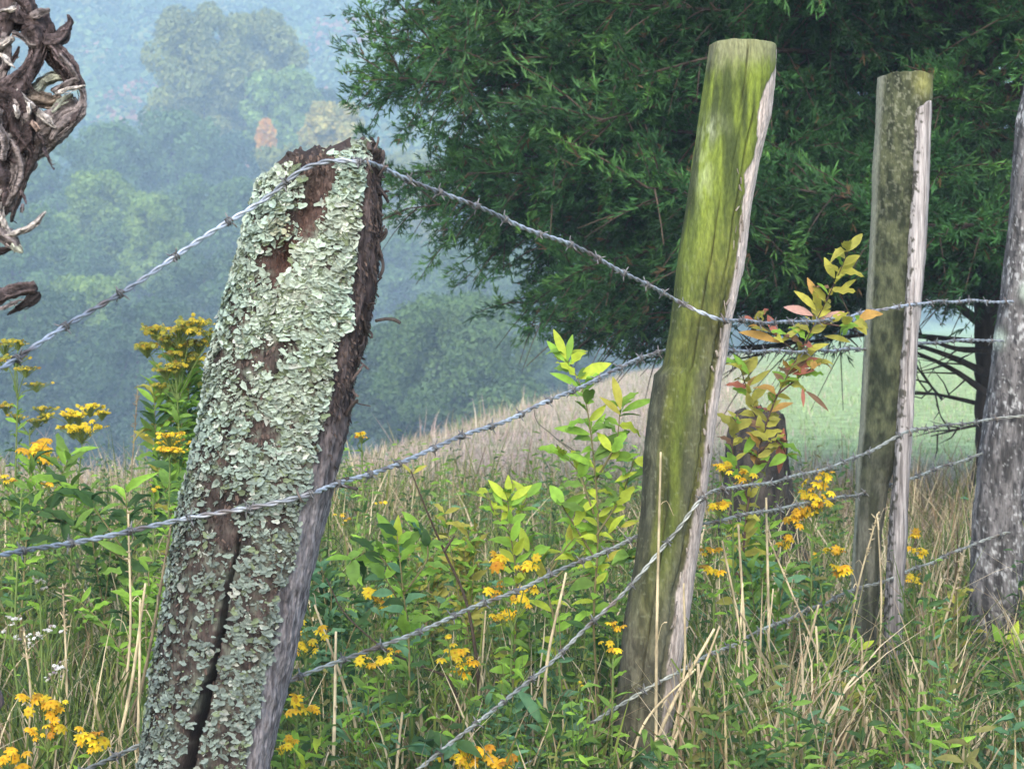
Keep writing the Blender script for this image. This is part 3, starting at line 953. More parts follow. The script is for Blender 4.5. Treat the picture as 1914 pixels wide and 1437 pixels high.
make_wires()


def make_staples():
    posts = {o.location.y: o for o in C.objects if o.name.startswith('fence_post')}
    for x, y, d, pd in ((690, 308, 3.868, D1), (560, 926, 3.852, D1), (1352, 596, 5.105, D2), (1318, 930, 5.125, D2), (1232, 1272, 5.10, D2), (1700, 570, 6.405, D3), (1700, 807, 6.415, D3), (1880, 563, 7.07, D4), (1862, 783, 7.055, D4)):
        par = min(posts.values(), key=lambda o: abs(o.location.y - pd))
        c = at(x, y, d)
        P = np.array([c + [-.005, .016, .012], c + [-.004, -.004, .009], c + [0, -.0085, .0], c + [.004, -.004, -.009], c + [.005, .016, -.012]])
        V, F = tube(resample(P, .003), .0021, 6)
        mb = MB(); mb.add(V, F, (.16, .13, .11))
        mb.build('staple', M_WIRE, par, loc=par.location)


make_staples()

# ------------------------------------------------------------------ leaves and stems
def leaf_base(curl=.22, side=0.0, wave=0.0, fold=.12):
    ys = np.array([0, .14, .32, .52, .72, .88, 1.0])
    ws = np.array([.03, .26, .45, .5, .38, .2, .02])
    V, F = [], []
    for i, (y, w) in enumerate(zip(ys, ws)):
        for s in (-1, 0, 1):
            V.append((s * w * .5 * (1 + .1 * wave * s) + side * y * y, y - .12 * curl * y * y, fold * abs(s) * w - curl * (y - .3) ** 2 * (1 if y > .3 else .3) + wave * .05 * s * (-1) ** i))
    for i in range(len(ys) - 1):
        for j in range(2):
            a = i * 3 + j
            F.append((a, a + 1, a + 4, a + 3))
    return np.array(V), np.array(F)


LEAVES = [leaf_base(), leaf_base(.65, .12, 1), leaf_base(.1, -.15, -1, .3), leaf_base(.95, .05, .6, .22), leaf_base(.4, -.08, 1.2, .02)]
LV, LF = LEAVES[0]


def add_leaves(mb, base, dirs, L, width, cols, rng, tilt=.35):
    n = len(base)
    up = np.array([0, -.75, .85]) + rng.normal(0, tilt, (n, 3))
    L = np.broadcast_to(np.asarray(L, float), (n,))
    Mx = frame_from(dirs, up, L * width * 1.25 * rng.uniform(.75, 1.2, n), L, L)
    which = rng.randint(0, len(LEAVES), n)
    cols = np.asarray(cols)
    for q, (bV, bF) in enumerate(LEAVES):
        m = which == q
        if not m.any(): continue
        V, F = scatter(bV, bF, Mx[m], np.asarray(base)[m])
        K = np.repeat(cols[m][:, None], len(bV), 1)
        K = K * (1 - .18 * (np.arange(len(bV)) % 3 == 1))[None, :, None]
        mb.add(V, F, K.reshape(-1, 3))


G_YEL = np.array([.42, .52, .05]); G_LIT = np.array([.23, .42, .05]); G_MID = np.array([.16, .29, .05]); G_DRK = np.array([.055, .125, .035]); G_BLU = np.array([.12, .26, .13])
TAN = np.array([.58, .48, .30]); BRN = np.array([.10, .065, .04])


def pick(rng, n, cols, w):
    c = np.array(cols)[rng.choice(len(cols), n, p=np.array(w) / np.sum(w))]
    return c * (.75 + .5 * rng.rand(n))[:, None]


def leafy_plant(name, label, cat, d, stems, cols, w, L=(.035, .07), per=.035, t0=.25, group=None, seed=1, extra=(), rad=.0028, stemcol=(.16, .14, .06), width=.68, spread=1.0):
    """stems: pixel polylines (root first) at distance d; leaves alternate along them; extra: (bx,by,tx,ty,colour) single leaves"""
    rng = np.random.RandomState(seed)
    p0 = at(stems[0][0][0], stems[0][0][1], d)
    root = empty(name, (p0[0], d, float(zt(p0[0], d))), label, cat, group)
    sm, lm = MB(), MB()
    for i, st in enumerate(stems):
        pts = [at(a, b, d + rng.normal(0, .02)) for a, b in st]
        if i == 0 and pts[0][2] > .05:
            pts = [np.array([pts[0][0] + rng.uniform(-.03, .03), d, -.02])] + pts
        P = resample(np.array(pts), .02)
        R = np.linspace(rad * (1.6 if i == 0 else 1), rad * .45, len(P))
        V, F = tube(P, R, 6); sm.add(V, F, np.array(stemcol) * rng.uniform(.8, 1.2))
        T = norm(np.gradient(P, axis=0))
        s = np.concatenate([[0], np.cumsum(np.linalg.norm(np.diff(P, axis=0), axis=1))])
        n = int(s[-1] * (1 - t0) / per * 3.2)
        if n < 2: continue
        q = np.linspace(s[-1] * t0, s[-1], n)
        I = np.clip(np.searchsorted(s, q), 0, len(P) - 1)
        az = np.arange(n) * 2.4 + rng.rand(n) * 1.2
        hd = np.stack([np.cos(az), .7 * np.sin(az), rng.normal(.15, .35, n)], -1)
        dr = norm(hd * spread + T[I] * .45)
        sz = rng.uniform(L[0], L[1], n) * 1.25
        add_leaves(lm, P[I], dr, sz, width, pick(rng, n, cols, w), rng)
    for e in extra:
        a, b = at(e[0], e[1], d), at(e[2], e[3], d + rng.normal(0, .012))
        l = np.linalg.norm(b - a)
        M = frame_from((b - a)[None], np.array([[rng.normal(0, .3), -1, .55]]), l * (e[5] if len(e) > 5 else .5), l, l)
        V, F = scatter(LV, LF, M, a[None])
        lm.add(V, F, np.array(e[4]) * rng.uniform(.85, 1.15))
    sm.build('stem', M_STEM, root, loc=root.location)
    if lm.n:
        lm.build('foliage', M_LEAF, root, loc=root.location)
    return root


# florets
def floret_base():
    V, F = [], []
    n = 7
    for i in range(n):
        a = i / n * TAU
        c, s = math.cos(a), math.sin(a)
        b = len(V)
        for r, w, z in ((.12, .14, .05), (.6, .28, .02), (1.0, .12, -.32)):
            for sg in (-1, 1):
                V.append((c * r - s * w * sg, s * r + c * w * sg, z))
        F += [(b, b + 1, b + 3, b + 2), (b + 2, b + 3, b + 5, b + 4)]
    b = len(V)
    for i in range(6):
        a = i / 6 * TAU
        V.append((.2 * math.cos(a), .2 * math.sin(a), .06))
    F += [(b, b + 1, b + 2, b + 3), (b, b + 3, b + 4, b + 5)]
    return np.array(V), np.array(F)


FV, FF = floret_base()
Y1, Y2, Y3 = np.array([.80, .59, .025]), np.array([.80, .47, .02]), np.array([.72, .58, .03])


def flower_head(root, p, size, n, rng, cols, small=False):
    mb = MB()
    pos = p + rng.normal(0, 1, (n, 3)) * size * (np.array([.42, .42, .09]) if small else np.array([.36, .36, .2]))
    fs = rng.uniform(.22, .36, n) * size if not small else rng.uniform(.11, .2, n) * size
    up = norm(np.array([0, -.45, 1.0]) + rng.normal(0, .35, (n, 3)))
    M = frame_from(rdir(n, rng), up, 1, 1, 1)
    # z of the floret along up
    x = norm(np.cross(up, rdir(n, rng))); y = np.cross(up, x)
    M = np.stack([x, y, up], -1) * fs[:, None, None]
    V, F = scatter(FV, FF, M, pos)
    K = np.repeat(pick(rng, n, cols, np.ones(len(cols)))[:, None], len(FV), 1)
    K = np.where((rng.rand(n) < .13)[:, None, None], K * [.6, .48, .6], K) * rng.uniform(.82, 1.08, (n, len(FV), 1))
    K[:, -6:] *= [.8, .55, .5]
    mb.add(V, F, K.reshape(-1, 3))
    for q in pos:
        Vt, Ft = tube(np.array([p - [0, 0, size * .75], (p + q) / 2 - [0, 0, size * .3], q]), .0011, 4)
        mb.add(Vt, Ft, (.16, .22, .05))
    return mb.build('flower_head', M_PETAL, root, smooth=False, loc=root.location)


def flower_plant(label, d, heads, rootpx, seed, size=None, n=9, cols=(Y1, Y1, Y2), small=False, leaf=(.03, .06), lc=(G_MID, G_DRK, G_LIT), per=.03, name='yellow_wildflower', cat='wildflower', group='yellow wildflowers', t0=.15, stemcol=(.13, .19, .05)):
    rng = np.random.RandomState(seed + 300)
    hp = [at(h[0], h[1], d + rng.normal(0, .025)) for h in heads]
    top = at(np.mean([h[0] for h in heads]), max(h[1] for h in heads) + 18, d)
    b = at(rootpx, 1400, d)
    root = empty(name, (b[0], d, 0), label, cat, group)
    sm, lm = MB(), MB()
    base = np.array([b[0], d, -.02])
    P = resample(np.array([base, base * .55 + top * .45 + rng.normal(0, .012, 3), top]), .02)
    V, F = tube(P, np.linspace(.0042, .0022, len(P)), 6); sm.add(V, F, stemcol)
    for h in hp:
        Q = resample(np.array([P[-2], (P[-2] + h) / 2 + rng.normal(0, .006, 3), h - [0, 0, .012]]), .012)
        V, F = tube(Q, .0015, 5); sm.add(V, F, stemcol)
    T = norm(np.gradient(P, axis=0))
    m = int(len(P) * .02 * (1 - t0) / per * 2)
    if m > 2:
        I = np.clip((np.linspace(t0, .98, m) * len(P)).astype(int), 0, len(P) - 1)
        az = np.arange(m) * 2.4 + rng.rand(m)
        dr = norm(np.stack([np.cos(az), .7 * np.sin(az), rng.normal(.1, .3, m)], -1) + T[I] * .4)
        add_leaves(lm, P[I], dr, rng.uniform(leaf[0], leaf[1], m) * np.linspace(1.25, .7, m), .42, pick(rng, m, lc, np.ones(len(lc))), rng)
        lm.build('foliage', M_LEAF, root, loc=root.location)
    sm.build('stem', M_STEM, root, loc=root.location)
    for h, p in zip(heads, hp):
        s = .86 * (h[2] if len(h) > 2 else 40) / FPX * d
        flower_head(root, p, s, int(n * 1.1 * rng.uniform(.8, 1.25)), rng, cols, small)
    return root


def make_flowers():
    R = np.random.RandomState(9)
    OL = (np.array([.36, .32, .03]), np.array([.24, .26, .04]), np.array([.55, .42, .03]))
    fp = flower_plant
    fp('bright yellow wildflower with six heads between the third and fourth wires', 5.0, [(940, 1043, 50), (985, 1058, 42), (932, 1100, 42), (982, 1098, 36), (970, 1122, 40), (942, 1150, 32), (955, 1146, 30)], 925, 1, n=7)
    fp('yellow wildflower cluster just above the third wire end, drooping three heads', 4.95, [(846, 1214, 44), (872, 1232, 42), (862, 1252, 34), (838, 1188, 18)], 880, 2, n=7)
    fp('pair of yellow flower heads on a stem under the third wire', 4.75, [(690, 1236, 42), (722, 1222, 34)], 700, 3, n=6)
    fp('small single yellow wildflower beside the bramble stem above the third wire', 5.0, [(712, 1114, 46), (722, 1128, 26)], 735, 4, n=7)
    fp('yellow flower head peeking out beside the edge of the lichen post, upper one', 4.5, [(578, 1188, 44), (568, 1212, 28)], 590, 5, n=8)
    fp('yellow flower head low beside the lichen post above the broad green leaf', 4.45, [(566, 1318, 52), (588, 1326, 30)], 600, 6, n=8)
    fp('yellow flower head touching the foot of the lichen post', 4.3, [(538, 1388, 34), (527, 1400, 22)], 545, 7, n=7)
    fp('orange yellow wildflower at the bottom edge between the two lowest wires', 4.6, [(872, 1402, 50), (898, 1406, 46), (868, 1428, 40), (940, 1428, 48)], 890, 8, n=8, cols=(Y1, Y2))
    fp('two small yellow heads close to the left side of the mossy post', 5.0, [(1154, 1170, 30), (1138, 1212, 36)], 1140, 10, n=6)
    fp('one tiny orange bud on a thin stem below the fourth wire', 4.95, [(1084, 1276, 18)], 1085, 11, n=3)
    fp('yellow wildflower leaning on the strip of the mossy post under the fourth wire', 5.4, [(1345, 945, 34), (1325, 1030, 34), (1332, 1066, 38)], 1340, 12, n=7)
    fp('yellow wildflower under the red leaved sapling with two heads', 5.7, [(1352, 870, 34), (1386, 882, 34)], 1370, 13, n=7)
    fp('tallest yellow wildflower between the mossy post and the split post', 6.0, [(1512, 918, 46), (1504, 958, 46), (1488, 966, 36), (1541, 884, 28), (1532, 934, 34), (1526, 950, 30)], 1520, 14, n=8)
    fp('yellow wildflower close to the left side of the split post', 6.1, [(1566, 1026, 36), (1570, 1060, 44), (1464, 1010, 32), (1526, 1038, 22)], 1535, 15, n=7)
    fp('yellow wildflower between the split post and the grey post', 6.9, [(1706, 1000, 32), (1716, 1030, 28), (1700, 1080, 28)], 1705, 16, n=6)
    fp('large bright yellow head standing alone left of the lichen post', 6.5, [(75, 842, 56), (66, 836, 40), (84, 852, 40)], 85, 17, n=9)
    fp('yellow wildflower at the left frame edge below the second wire', 5.9, [(8, 892, 30), (20, 898, 24), (92, 904, 24)], 30, 18, n=6)
    fp('half opened goldenrod with two flat yellow tiers near the left edge', 6.6, [(152, 797, 48), (138, 800, 34), (150, 772, 44), (168, 758, 34), (190, 770, 26), (130, 775, 30)], 150, 20, n=26, small=True, cols=(Y1, Y3))
    fp('goldenrod with stacked yellow tiers against the left side of the lichen post', 5.6, [(318, 812, 38), (320, 826, 36), (308, 838, 30), (326, 840, 28)], 325, 21, n=30, small=True, cols=(Y1, Y2))
    fp('tallest goldenrod with dull gold spires behind the lichen post', 6.4, [(335, 615, 52), (360, 600, 46), (290, 612, 38), (312, 632, 40), (345, 640, 40), (275, 646, 36), (330, 660, 40), (395, 622, 36), (310, 690, 34), (330, 682, 36), (300, 720, 26), (352, 668, 40), (372, 640, 40)], 345, 22, n=38, small=True, cols=OL, leaf=(.045, .085), per=.009, t0=.12)
    fp('yellow wildflower in the lower left corner with three heads', 4.55, [(82, 1306, 52), (104, 1320, 34), (106, 1354, 46), (66, 1368, 28)], 95, 23, n=9, cols=(Y1, Y2))
    fp('yellow flower head drooping left of the foot of the lichen post', 4.5, [(168, 1372, 54), (176, 1398, 24)], 165, 24, n=10)
    fp('orange yellow flower head cut by the bottom left corner', 4.35, [(18, 1424, 54)], 20, 25, n=10, cols=(Y2,))
    fp('tiny yellow flower low in the leaves left of the lichen post', 5.9, [(286, 912, 18)], 290, 26, n=4)
    fp('olive goldenrod with sparse flat heads at the left edge under the top wire', 6.5, [(8, 640, 40), (34, 638, 28), (12, 672, 34), (48, 688, 28), (30, 668, 30), (68, 718, 24)], 20, 27, n=26, small=True, cols=OL, leaf=(.03, .06), t0=.5)
    fp('green goldenrod with faded heads beside the single bright yellow head', 6.9, [(12, 756, 32), (30, 776, 26), (80, 762, 30), (84, 776, 24), (70, 784, 24)], 60, 28, n=24, small=True, cols=OL, leaf=(.03, .07), t0=.45)
    fp('small yellow flower behind the dark edge of the lichen post', 6.2, [(676, 812, 28)], 668, 29, n=5)
    fp('faint yellow flowers low beside the bramble behind the lichen post', 6.5, [(634, 962, 20), (646, 975, 18), (716, 940, 18)], 650, 30, n=4)


make_flowers()


def make_saplings():
    lp = leafy_plant
    YL, RD, PK, OR, BK = (.46, .44, .07), (.42, .15, .10), (.60, .35, .28), (.52, .31, .08), (.24, .14, .08)
    OLV = (.34, .33, .06)
    lp('leafy_sapling', 'bright green sapling rising over the second wire left of the mossy post', 'sapling', 5.32,
       [[(1110, 1180), (1118, 1000), (1110, 860), (1092, 740), (1058, 665)], [(1112, 900), (1150, 830), (1160, 760)], [(1110, 960), (1080, 880), (1050, 850)], [(1115, 1000), (1160, 930), (1185, 860)], [(1110, 1040), (1060, 960), (1048, 940)]],
       [G_YEL, G_LIT, G_MID], [3, 4, 2], (.03, .058), .042, .3, seed=41,
       extra=[(1058, 672, 1034, 612, G_YEL), (1056, 676, 1020, 634, G_LIT), (1060, 676, 1070, 622, G_LIT), (1062, 682, 1092, 654, G_LIT), (1082, 708, 1142, 676, G_YEL, .8), (1082, 722, 1028, 694, G_LIT), (1084, 735, 1112, 715, G_MID), (1160, 766, 1146, 700, YL), (1162, 770, 1226, 742, G_LIT, .45), (1160, 775, 1122, 740, YL), (1104, 812, 1034, 797, G_LIT), (1106, 812, 1132, 772, G_LIT), (1112, 850, 1178, 800, G_MID, .6), (1150, 862, 1196, 846, G_LIT), (1108, 870, 1058, 845, G_LIT), (1150, 900, 1190, 880, G_YEL)])
    lp('leafy_sapling', 'low sapling with a tuft of yellow green leaves below the second wire', 'sapling', 5.1,
       [[(965, 1120), (955, 1000), (948, 925)], [(955, 1000), (920, 950), (912, 920)], [(955, 990), (985, 930)]], [G_YEL, G_LIT], [2, 2], (.03, .05), .035, .3, seed=42,
       extra=[(948, 935, 912, 895, G_YEL, .6), (950, 932, 950, 885, G_YEL, .6), (955, 935, 995, 905, G_YEL, .6), (940, 945, 920, 915, G_LIT, .6), (955, 945, 985, 925, G_LIT, .6)])
    lp('leafy_sapling', 'broad leaved sapling with light tip and bluish lower leaves right of the lichen post', 'sapling', 4.9,
       [[(765, 1230), (752, 1090), (742, 1000)], [(755, 1100), (700, 1030), (660, 1045)], [(755, 1110), (800, 1040), (785, 990)], [(760, 1150), (720, 1080)]], [G_LIT, G_BLU, G_MID, G_DRK], [2, 3, 3, 2], (.03, .055), .034, .3, seed=43,
       extra=[(744, 1030, 705, 955, G_LIT, .6), (746, 1025, 742, 962, G_YEL, .6), (748, 1030, 790, 988, G_MID, .7), (735, 1040, 648, 1052, G_LIT, .6), (745, 1050, 690, 1018, G_LIT, .5), (735, 1075, 680, 1080, G_BLU, .6), (760, 1050, 730, 1080, G_BLU, .7)])
    lp('leafy_sapling', 'sapling with rounded light leaves beside the mossy post at the third wire', 'sapling', 5.35,
       [[(1040, 1200), (1010, 1060), (985, 1000)], [(1020, 1080), (1060, 1020), (1075, 1005)], [(1025, 1090), (1120, 1010), (1160, 985)], [(1040, 1100), (1150, 1050), (1180, 1040)]], [G_YEL, G_LIT, G_MID, YL], [3, 3, 2, 1], (.03, .06), .04, .3, seed=44,
       extra=[(988, 1030, 972, 985, G_YEL, .8), (992, 1040, 1030, 1020, G_LIT, .7), (1050, 1030, 1078, 1005, G_LIT, .9), (1160, 985, 1190, 975, YL, .6), (1110, 990, 1060, 975, G_LIT, .6), (1130, 1050, 1165, 1025, YL, .6)])
    lp('autumn_sapling', 'autumn sapling with red, pink and yellow leaves between mossy and split posts', 'sapling', 5.95,
       [[(1385, 1100), (1400, 930), (1440, 770), (1500, 650), (1560, 530), (1585, 470)], [(1425, 820), (1400, 740), (1385, 690)], [(1490, 660), (1440, 620), (1410, 600)], [(1450, 740), (1500, 700), (1530, 680)], [(1400, 940), (1370, 850), (1375, 790)], [(1520, 600), (1580, 610), (1605, 600)], [(1415, 850), (1450, 820), (1470, 850)]],
       [YL, OLV, OR, G_LIT, BK, RD], [5, 6, 2, 3, 1, 1], (.03, .058), .033, .22, seed=45, stemcol=(.1, .06, .045),
       extra=[(1560, 520, 1540, 480, YL, .7), (1562, 520, 1600, 485, YL, .7), (1570, 545, 1600, 520, YL, .6), (1530, 560, 1508, 518, OR, .6), (1525, 580, 1485, 540, YL, .6), (1520, 590, 1462, 570, PK, .55), (1530, 600, 1580, 580, PK, .5), (1455, 640, 1380, 616, OR, .5), (1458, 640, 1500, 610, OLV, .5), (1590, 640, 1540, 625, OLV, .5), (1500, 660, 1550, 640, YL, .5),
              (1470, 690, 1545, 668, RD, .55), (1480, 700, 1525, 690, RD, .5), (1475, 700, 1520, 645, BK, .5), (1500, 725, 1502, 760, RD, .4), (1505, 730, 1552, 768, BK, .35), (1465, 800, 1455, 888, RD, .42), (1400, 700, 1370, 660, G_LIT, .5), (1402, 720, 1440, 690, OLV, .5), (1385, 790, 1360, 765, OLV, .5), (1390, 850, 1420, 800, G_LIT, .6), (1400, 760, 1440, 790, OLV, .5), (1380, 880, 1345, 850, G_LIT, .6), (1400, 890, 1440, 850, G_LIT, .6), (1430, 770, 1460, 745, OLV, .6)])
    lp('leafy_sapling', 'bright green sapling in front of the foot of the grey post', 'sapling', 6.4,
       [[(1800, 1437), (1850, 1290), (1870, 1240), (1882, 1195)], [(1855, 1280), (1900, 1245), (1915, 1240)]], [G_LIT, G_YEL], [2, 2], (.03, .055), .06, .55, seed=46,
       extra=[(1880, 1215, 1855, 1165, G_LIT, .7), (1882, 1212, 1905, 1160, G_YEL, .7), (1884, 1215, 1918, 1180, G_LIT, .6), (1862, 1250, 1828, 1218, G_LIT, .5), (1866, 1252, 1915, 1238, G_LIT, .6), (1860, 1258, 1900, 1262, G_YEL, .5)])
    lp('leafy_sapling', 'small seedling with two light leaves below the split plank', 'sapling', 6.0,
       [[(1668, 1437), (1685, 1350), (1690, 1322)]], [G_LIT], [1], (.02, .03), .1, .6, seed=47, extra=[(1668, 1318, 1706, 1298, G_YEL, .6), (1664, 1322, 1688, 1300, G_LIT, .9)])
    lp('leafy_sapling', 'seedling with lobed green leaves at the foot of the split post', 'sapling', 6.1,
       [[(1610, 1380), (1612, 1270), (1605, 1210)]], [G_LIT, G_MID], [2, 1], (.03, .045), .05, .4, seed=48, extra=[(1605, 1215, 1578, 1185, G_LIT, .7), (1606, 1215, 1635, 1195, G_YEL, .7), (1608, 1225, 1640, 1225, G_LIT, .7)])
    lp('leafy_sapling', 'leafy green weed clump at the bottom edge under the grey post', 'sapling', 5.7,
       [[(1800, 1500), (1795, 1420), (1815, 1370)], [(1795, 1440), (1770, 1400)], [(1800, 1440), (1840, 1380)]], [G_LIT, G_YEL, G_MID], [3, 2, 1], (.035, .055), .03, .3, seed=49)
    lp('broadleaf_weed', 'dark broad leaved weed left of the lichen post at the second wire', 'weed', 6.0,
       [[(250, 1150), (240, 1000), (235, 920)], [(240, 1040), (160, 930), (110, 900)], [(240, 1000), (300, 930), (330, 890)], [(245, 1060), (320, 980)], [(240, 1050), (130, 980), (60, 950)]], [G_DRK, G_MID, G_LIT], [4, 3, 1], (.05, .09), .045, .3, seed=50, width=.45)
    lp('goldenrod_clump', 'fuller leafy bank of green goldenrod growth below the tallest gold spires', 'weed', 6.55,
       [[(330, 1050), (325, 860), (310, 700)], [(335, 1000), (350, 820), (352, 690)], [(340, 1000), (375, 830), (385, 690)], [(325, 980), (295, 860), (288, 740)], [(330, 960), (340, 800), (330, 660)], [(345, 960), (395, 800), (400, 720)]],
       [G_LIT, OLV, G_MID, G_DRK], [3, 2, 3, 1], (.035, .07), .016, .2, seed=59, width=.36)
    lp('broadleaf_weed', 'green leafy weed at the left frame edge under the yellow heads', 'weed', 6.3,
       [[(40, 1150), (50, 1000), (60, 870)], [(50, 1010), (110, 900), (130, 850)], [(45, 1020), (5, 950), (-20, 900)]], [G_MID, G_LIT, G_DRK], [3, 2, 2], (.045, .08), .04, .3, seed=51, width=.42)
    lp('broadleaf_weed', 'large leaved weed with bluish strap leaves below the fourth wire', 'weed', 4.85,
       [[(1040, 1500), (1035, 1420), (1030, 1380)]], [G_BLU], [1], (.05, .07), .06, .3, seed=52,
       extra=[(1080, 1437, 1050, 1290, G_BLU, .26), (1060, 1450, 1090, 1300, (.16, .28, .16), .24), (1035, 1370, 965, 1285, G_BLU, .4), (1030, 1420, 1010, 1300, G_MID, .3), (1040, 1437, 1100, 1360, G_DRK, .4)], width=.4)
    lp('broadleaf_weed', 'weed with dark rounded leaves at the bottom beside the fourth wire', 'weed', 4.6,
       [[(800, 1520), (805, 1430), (808, 1395)], [(806, 1440), (850, 1390)]], [G_DRK, G_BLU], [2, 2], (.05, .065), .05, .3, seed=53,
       extra=[(808, 1400, 765, 1388, G_DRK, .8), (812, 1420, 860, 1390, G_BLU, .8), (820, 1430, 850, 1432, G_BLU, .8)], width=.7)
    lp('broadleaf_weed', 'light green weed with narrow leaves at the foot of the lichen post', 'weed', 4.4,
       [[(560, 1520), (552, 1430), (548, 1390)], [(555, 1440), (600, 1380)]], [G_LIT, G_YEL, G_MID], [3, 2, 2], (.04, .06), .035, .3, seed=54, width=.4)
    lp('broadleaf_weed', 'pale green weed among stalks under the yellow pair, right of lichen post', 'weed', 4.8,
       [[(680, 1500), (684, 1400), (690, 1300)], [(684, 1420), (640, 1360)], [(690, 1400), (740, 1350)]], [G_BLU, G_LIT, G_MID], [3, 3, 2], (.03, .055), .03, .2, seed=55, width=.36)
    lp('bramble', 'dark thorny bramble cane arching up between lichen and mossy posts', 'bramble', 5.25,
       [[(890, 1230), (870, 1120), (835, 1040), (800, 960), (768, 880)], [(830, 1030), (850, 1000)]], [OLV, YL], [1, 1], (.02, .035), .2, .85, seed=56, stemcol=(.065, .045, .03), rad=.0042,
       extra=[(770, 885, 752, 866, OLV, .5), (772, 885, 798, 868, YL, .5)])
    lp('bramble', 'thin bare bramble twig running down to the bright yellow cluster', 'bramble', 5.0,
       [[(850, 1290), (800, 1250), (735, 1222), (690, 1190), (640, 1140), (610, 1080)]], [BRN], [1], (.01, .015), .5, .9, seed=57, stemcol=(.06, .042, .03), rad=.003)
    lp('bare_twig', 'slender bare twig against the pale slope under the second wire', 'twig', 5.6,
       [[(1130, 1100), (1085, 880), (1040, 820), (1005, 790), (998, 765)], [(1040, 820), (1085, 850)]], [OLV], [1], (.015, .02), .4, .8, seed=58, stemcol=(.13, .12, .09), rad=.0022)
    # greenery filling in between, each a plant of its own
    rng = np.random.RandomState(77)
    fill = [
        ('leafy green weed behind the bramble cane, dull and small leaved', 6.4, 800, 1010, (G_MID, OLV)),
        ('olive leaved weed between the bramble cane and the light sapling', 6.0, 880, 990, (OLV, G_LIT)),
        ('green weed directly under the bright yellow six headed flower', 5.4, 1000, 1180, (G_MID, G_DRK)),
        ('dark leafy weed in the shade at the left foot of the mossy post', 5.5, 1120, 1190, (G_DRK, G_MID)),
        ('green weed filling the gap under the red leaved sapling', 6.0, 1420, 970, (G_LIT, G_MID)),
        ('rounded dark green weed beside the left foot of the split post', 6.3, 1530, 1100, (G_DRK, G_BLU)),
        ('leafy weed between dry stalks right of the mossy post', 5.9, 1430, 1080, (G_MID, G_BLU)),
        ('sprawling weed with small leaves between split post and grey post', 6.9, 1750, 1130, (G_MID, OLV)),
        ('weed clump with mixed leaves in the centre of the bottom edge', 4.9, 930, 1330, (G_MID, G_BLU)),
        ('weed clump with light leaves under the lowest wire near the mossy post', 5.0, 1120, 1390, (G_LIT, G_MID)),
        ('grey green weed behind the lichen post at its right foot', 5.2, 620, 1080, (G_DRK, G_BLU)),
        ('green leafy weed left of lichen post below the second wire', 5.6, 270, 1080, (G_LIT, G_MID)),
        ('dusky weed between the left edge and the tall goldenrod', 6.8, 190, 930, (G_DRK, G_MID)),
        ('leafy weed rising behind the tall goldenrod stem', 6.7, 370, 780, (G_MID, G_LIT)),
        ('olive weed low on the right between dry stalks and split plank', 5.9, 1560, 1290, (G_LIT, OLV)),
        ('shaded weed in the bottom right corner', 6.0, 1870, 1370, (G_MID, G_LIT)),
    ]
    for i, (lab, d, x, y, cols) in enumerate(fill):
        st = []
        for k in range(5):
            tx = x + rng.normal(0, 38)
            st.append([(x + rng.normal(0, 14), y + 260), ((x + tx) / 2, y + 110), (tx, y + rng.uniform(-35, 60))])
        lp('broadleaf_weed', lab, 'weed', d, st, list(cols), [1, 1], (.025, .055), .03, .25, seed=100 + i, width=.45)


make_saplings()


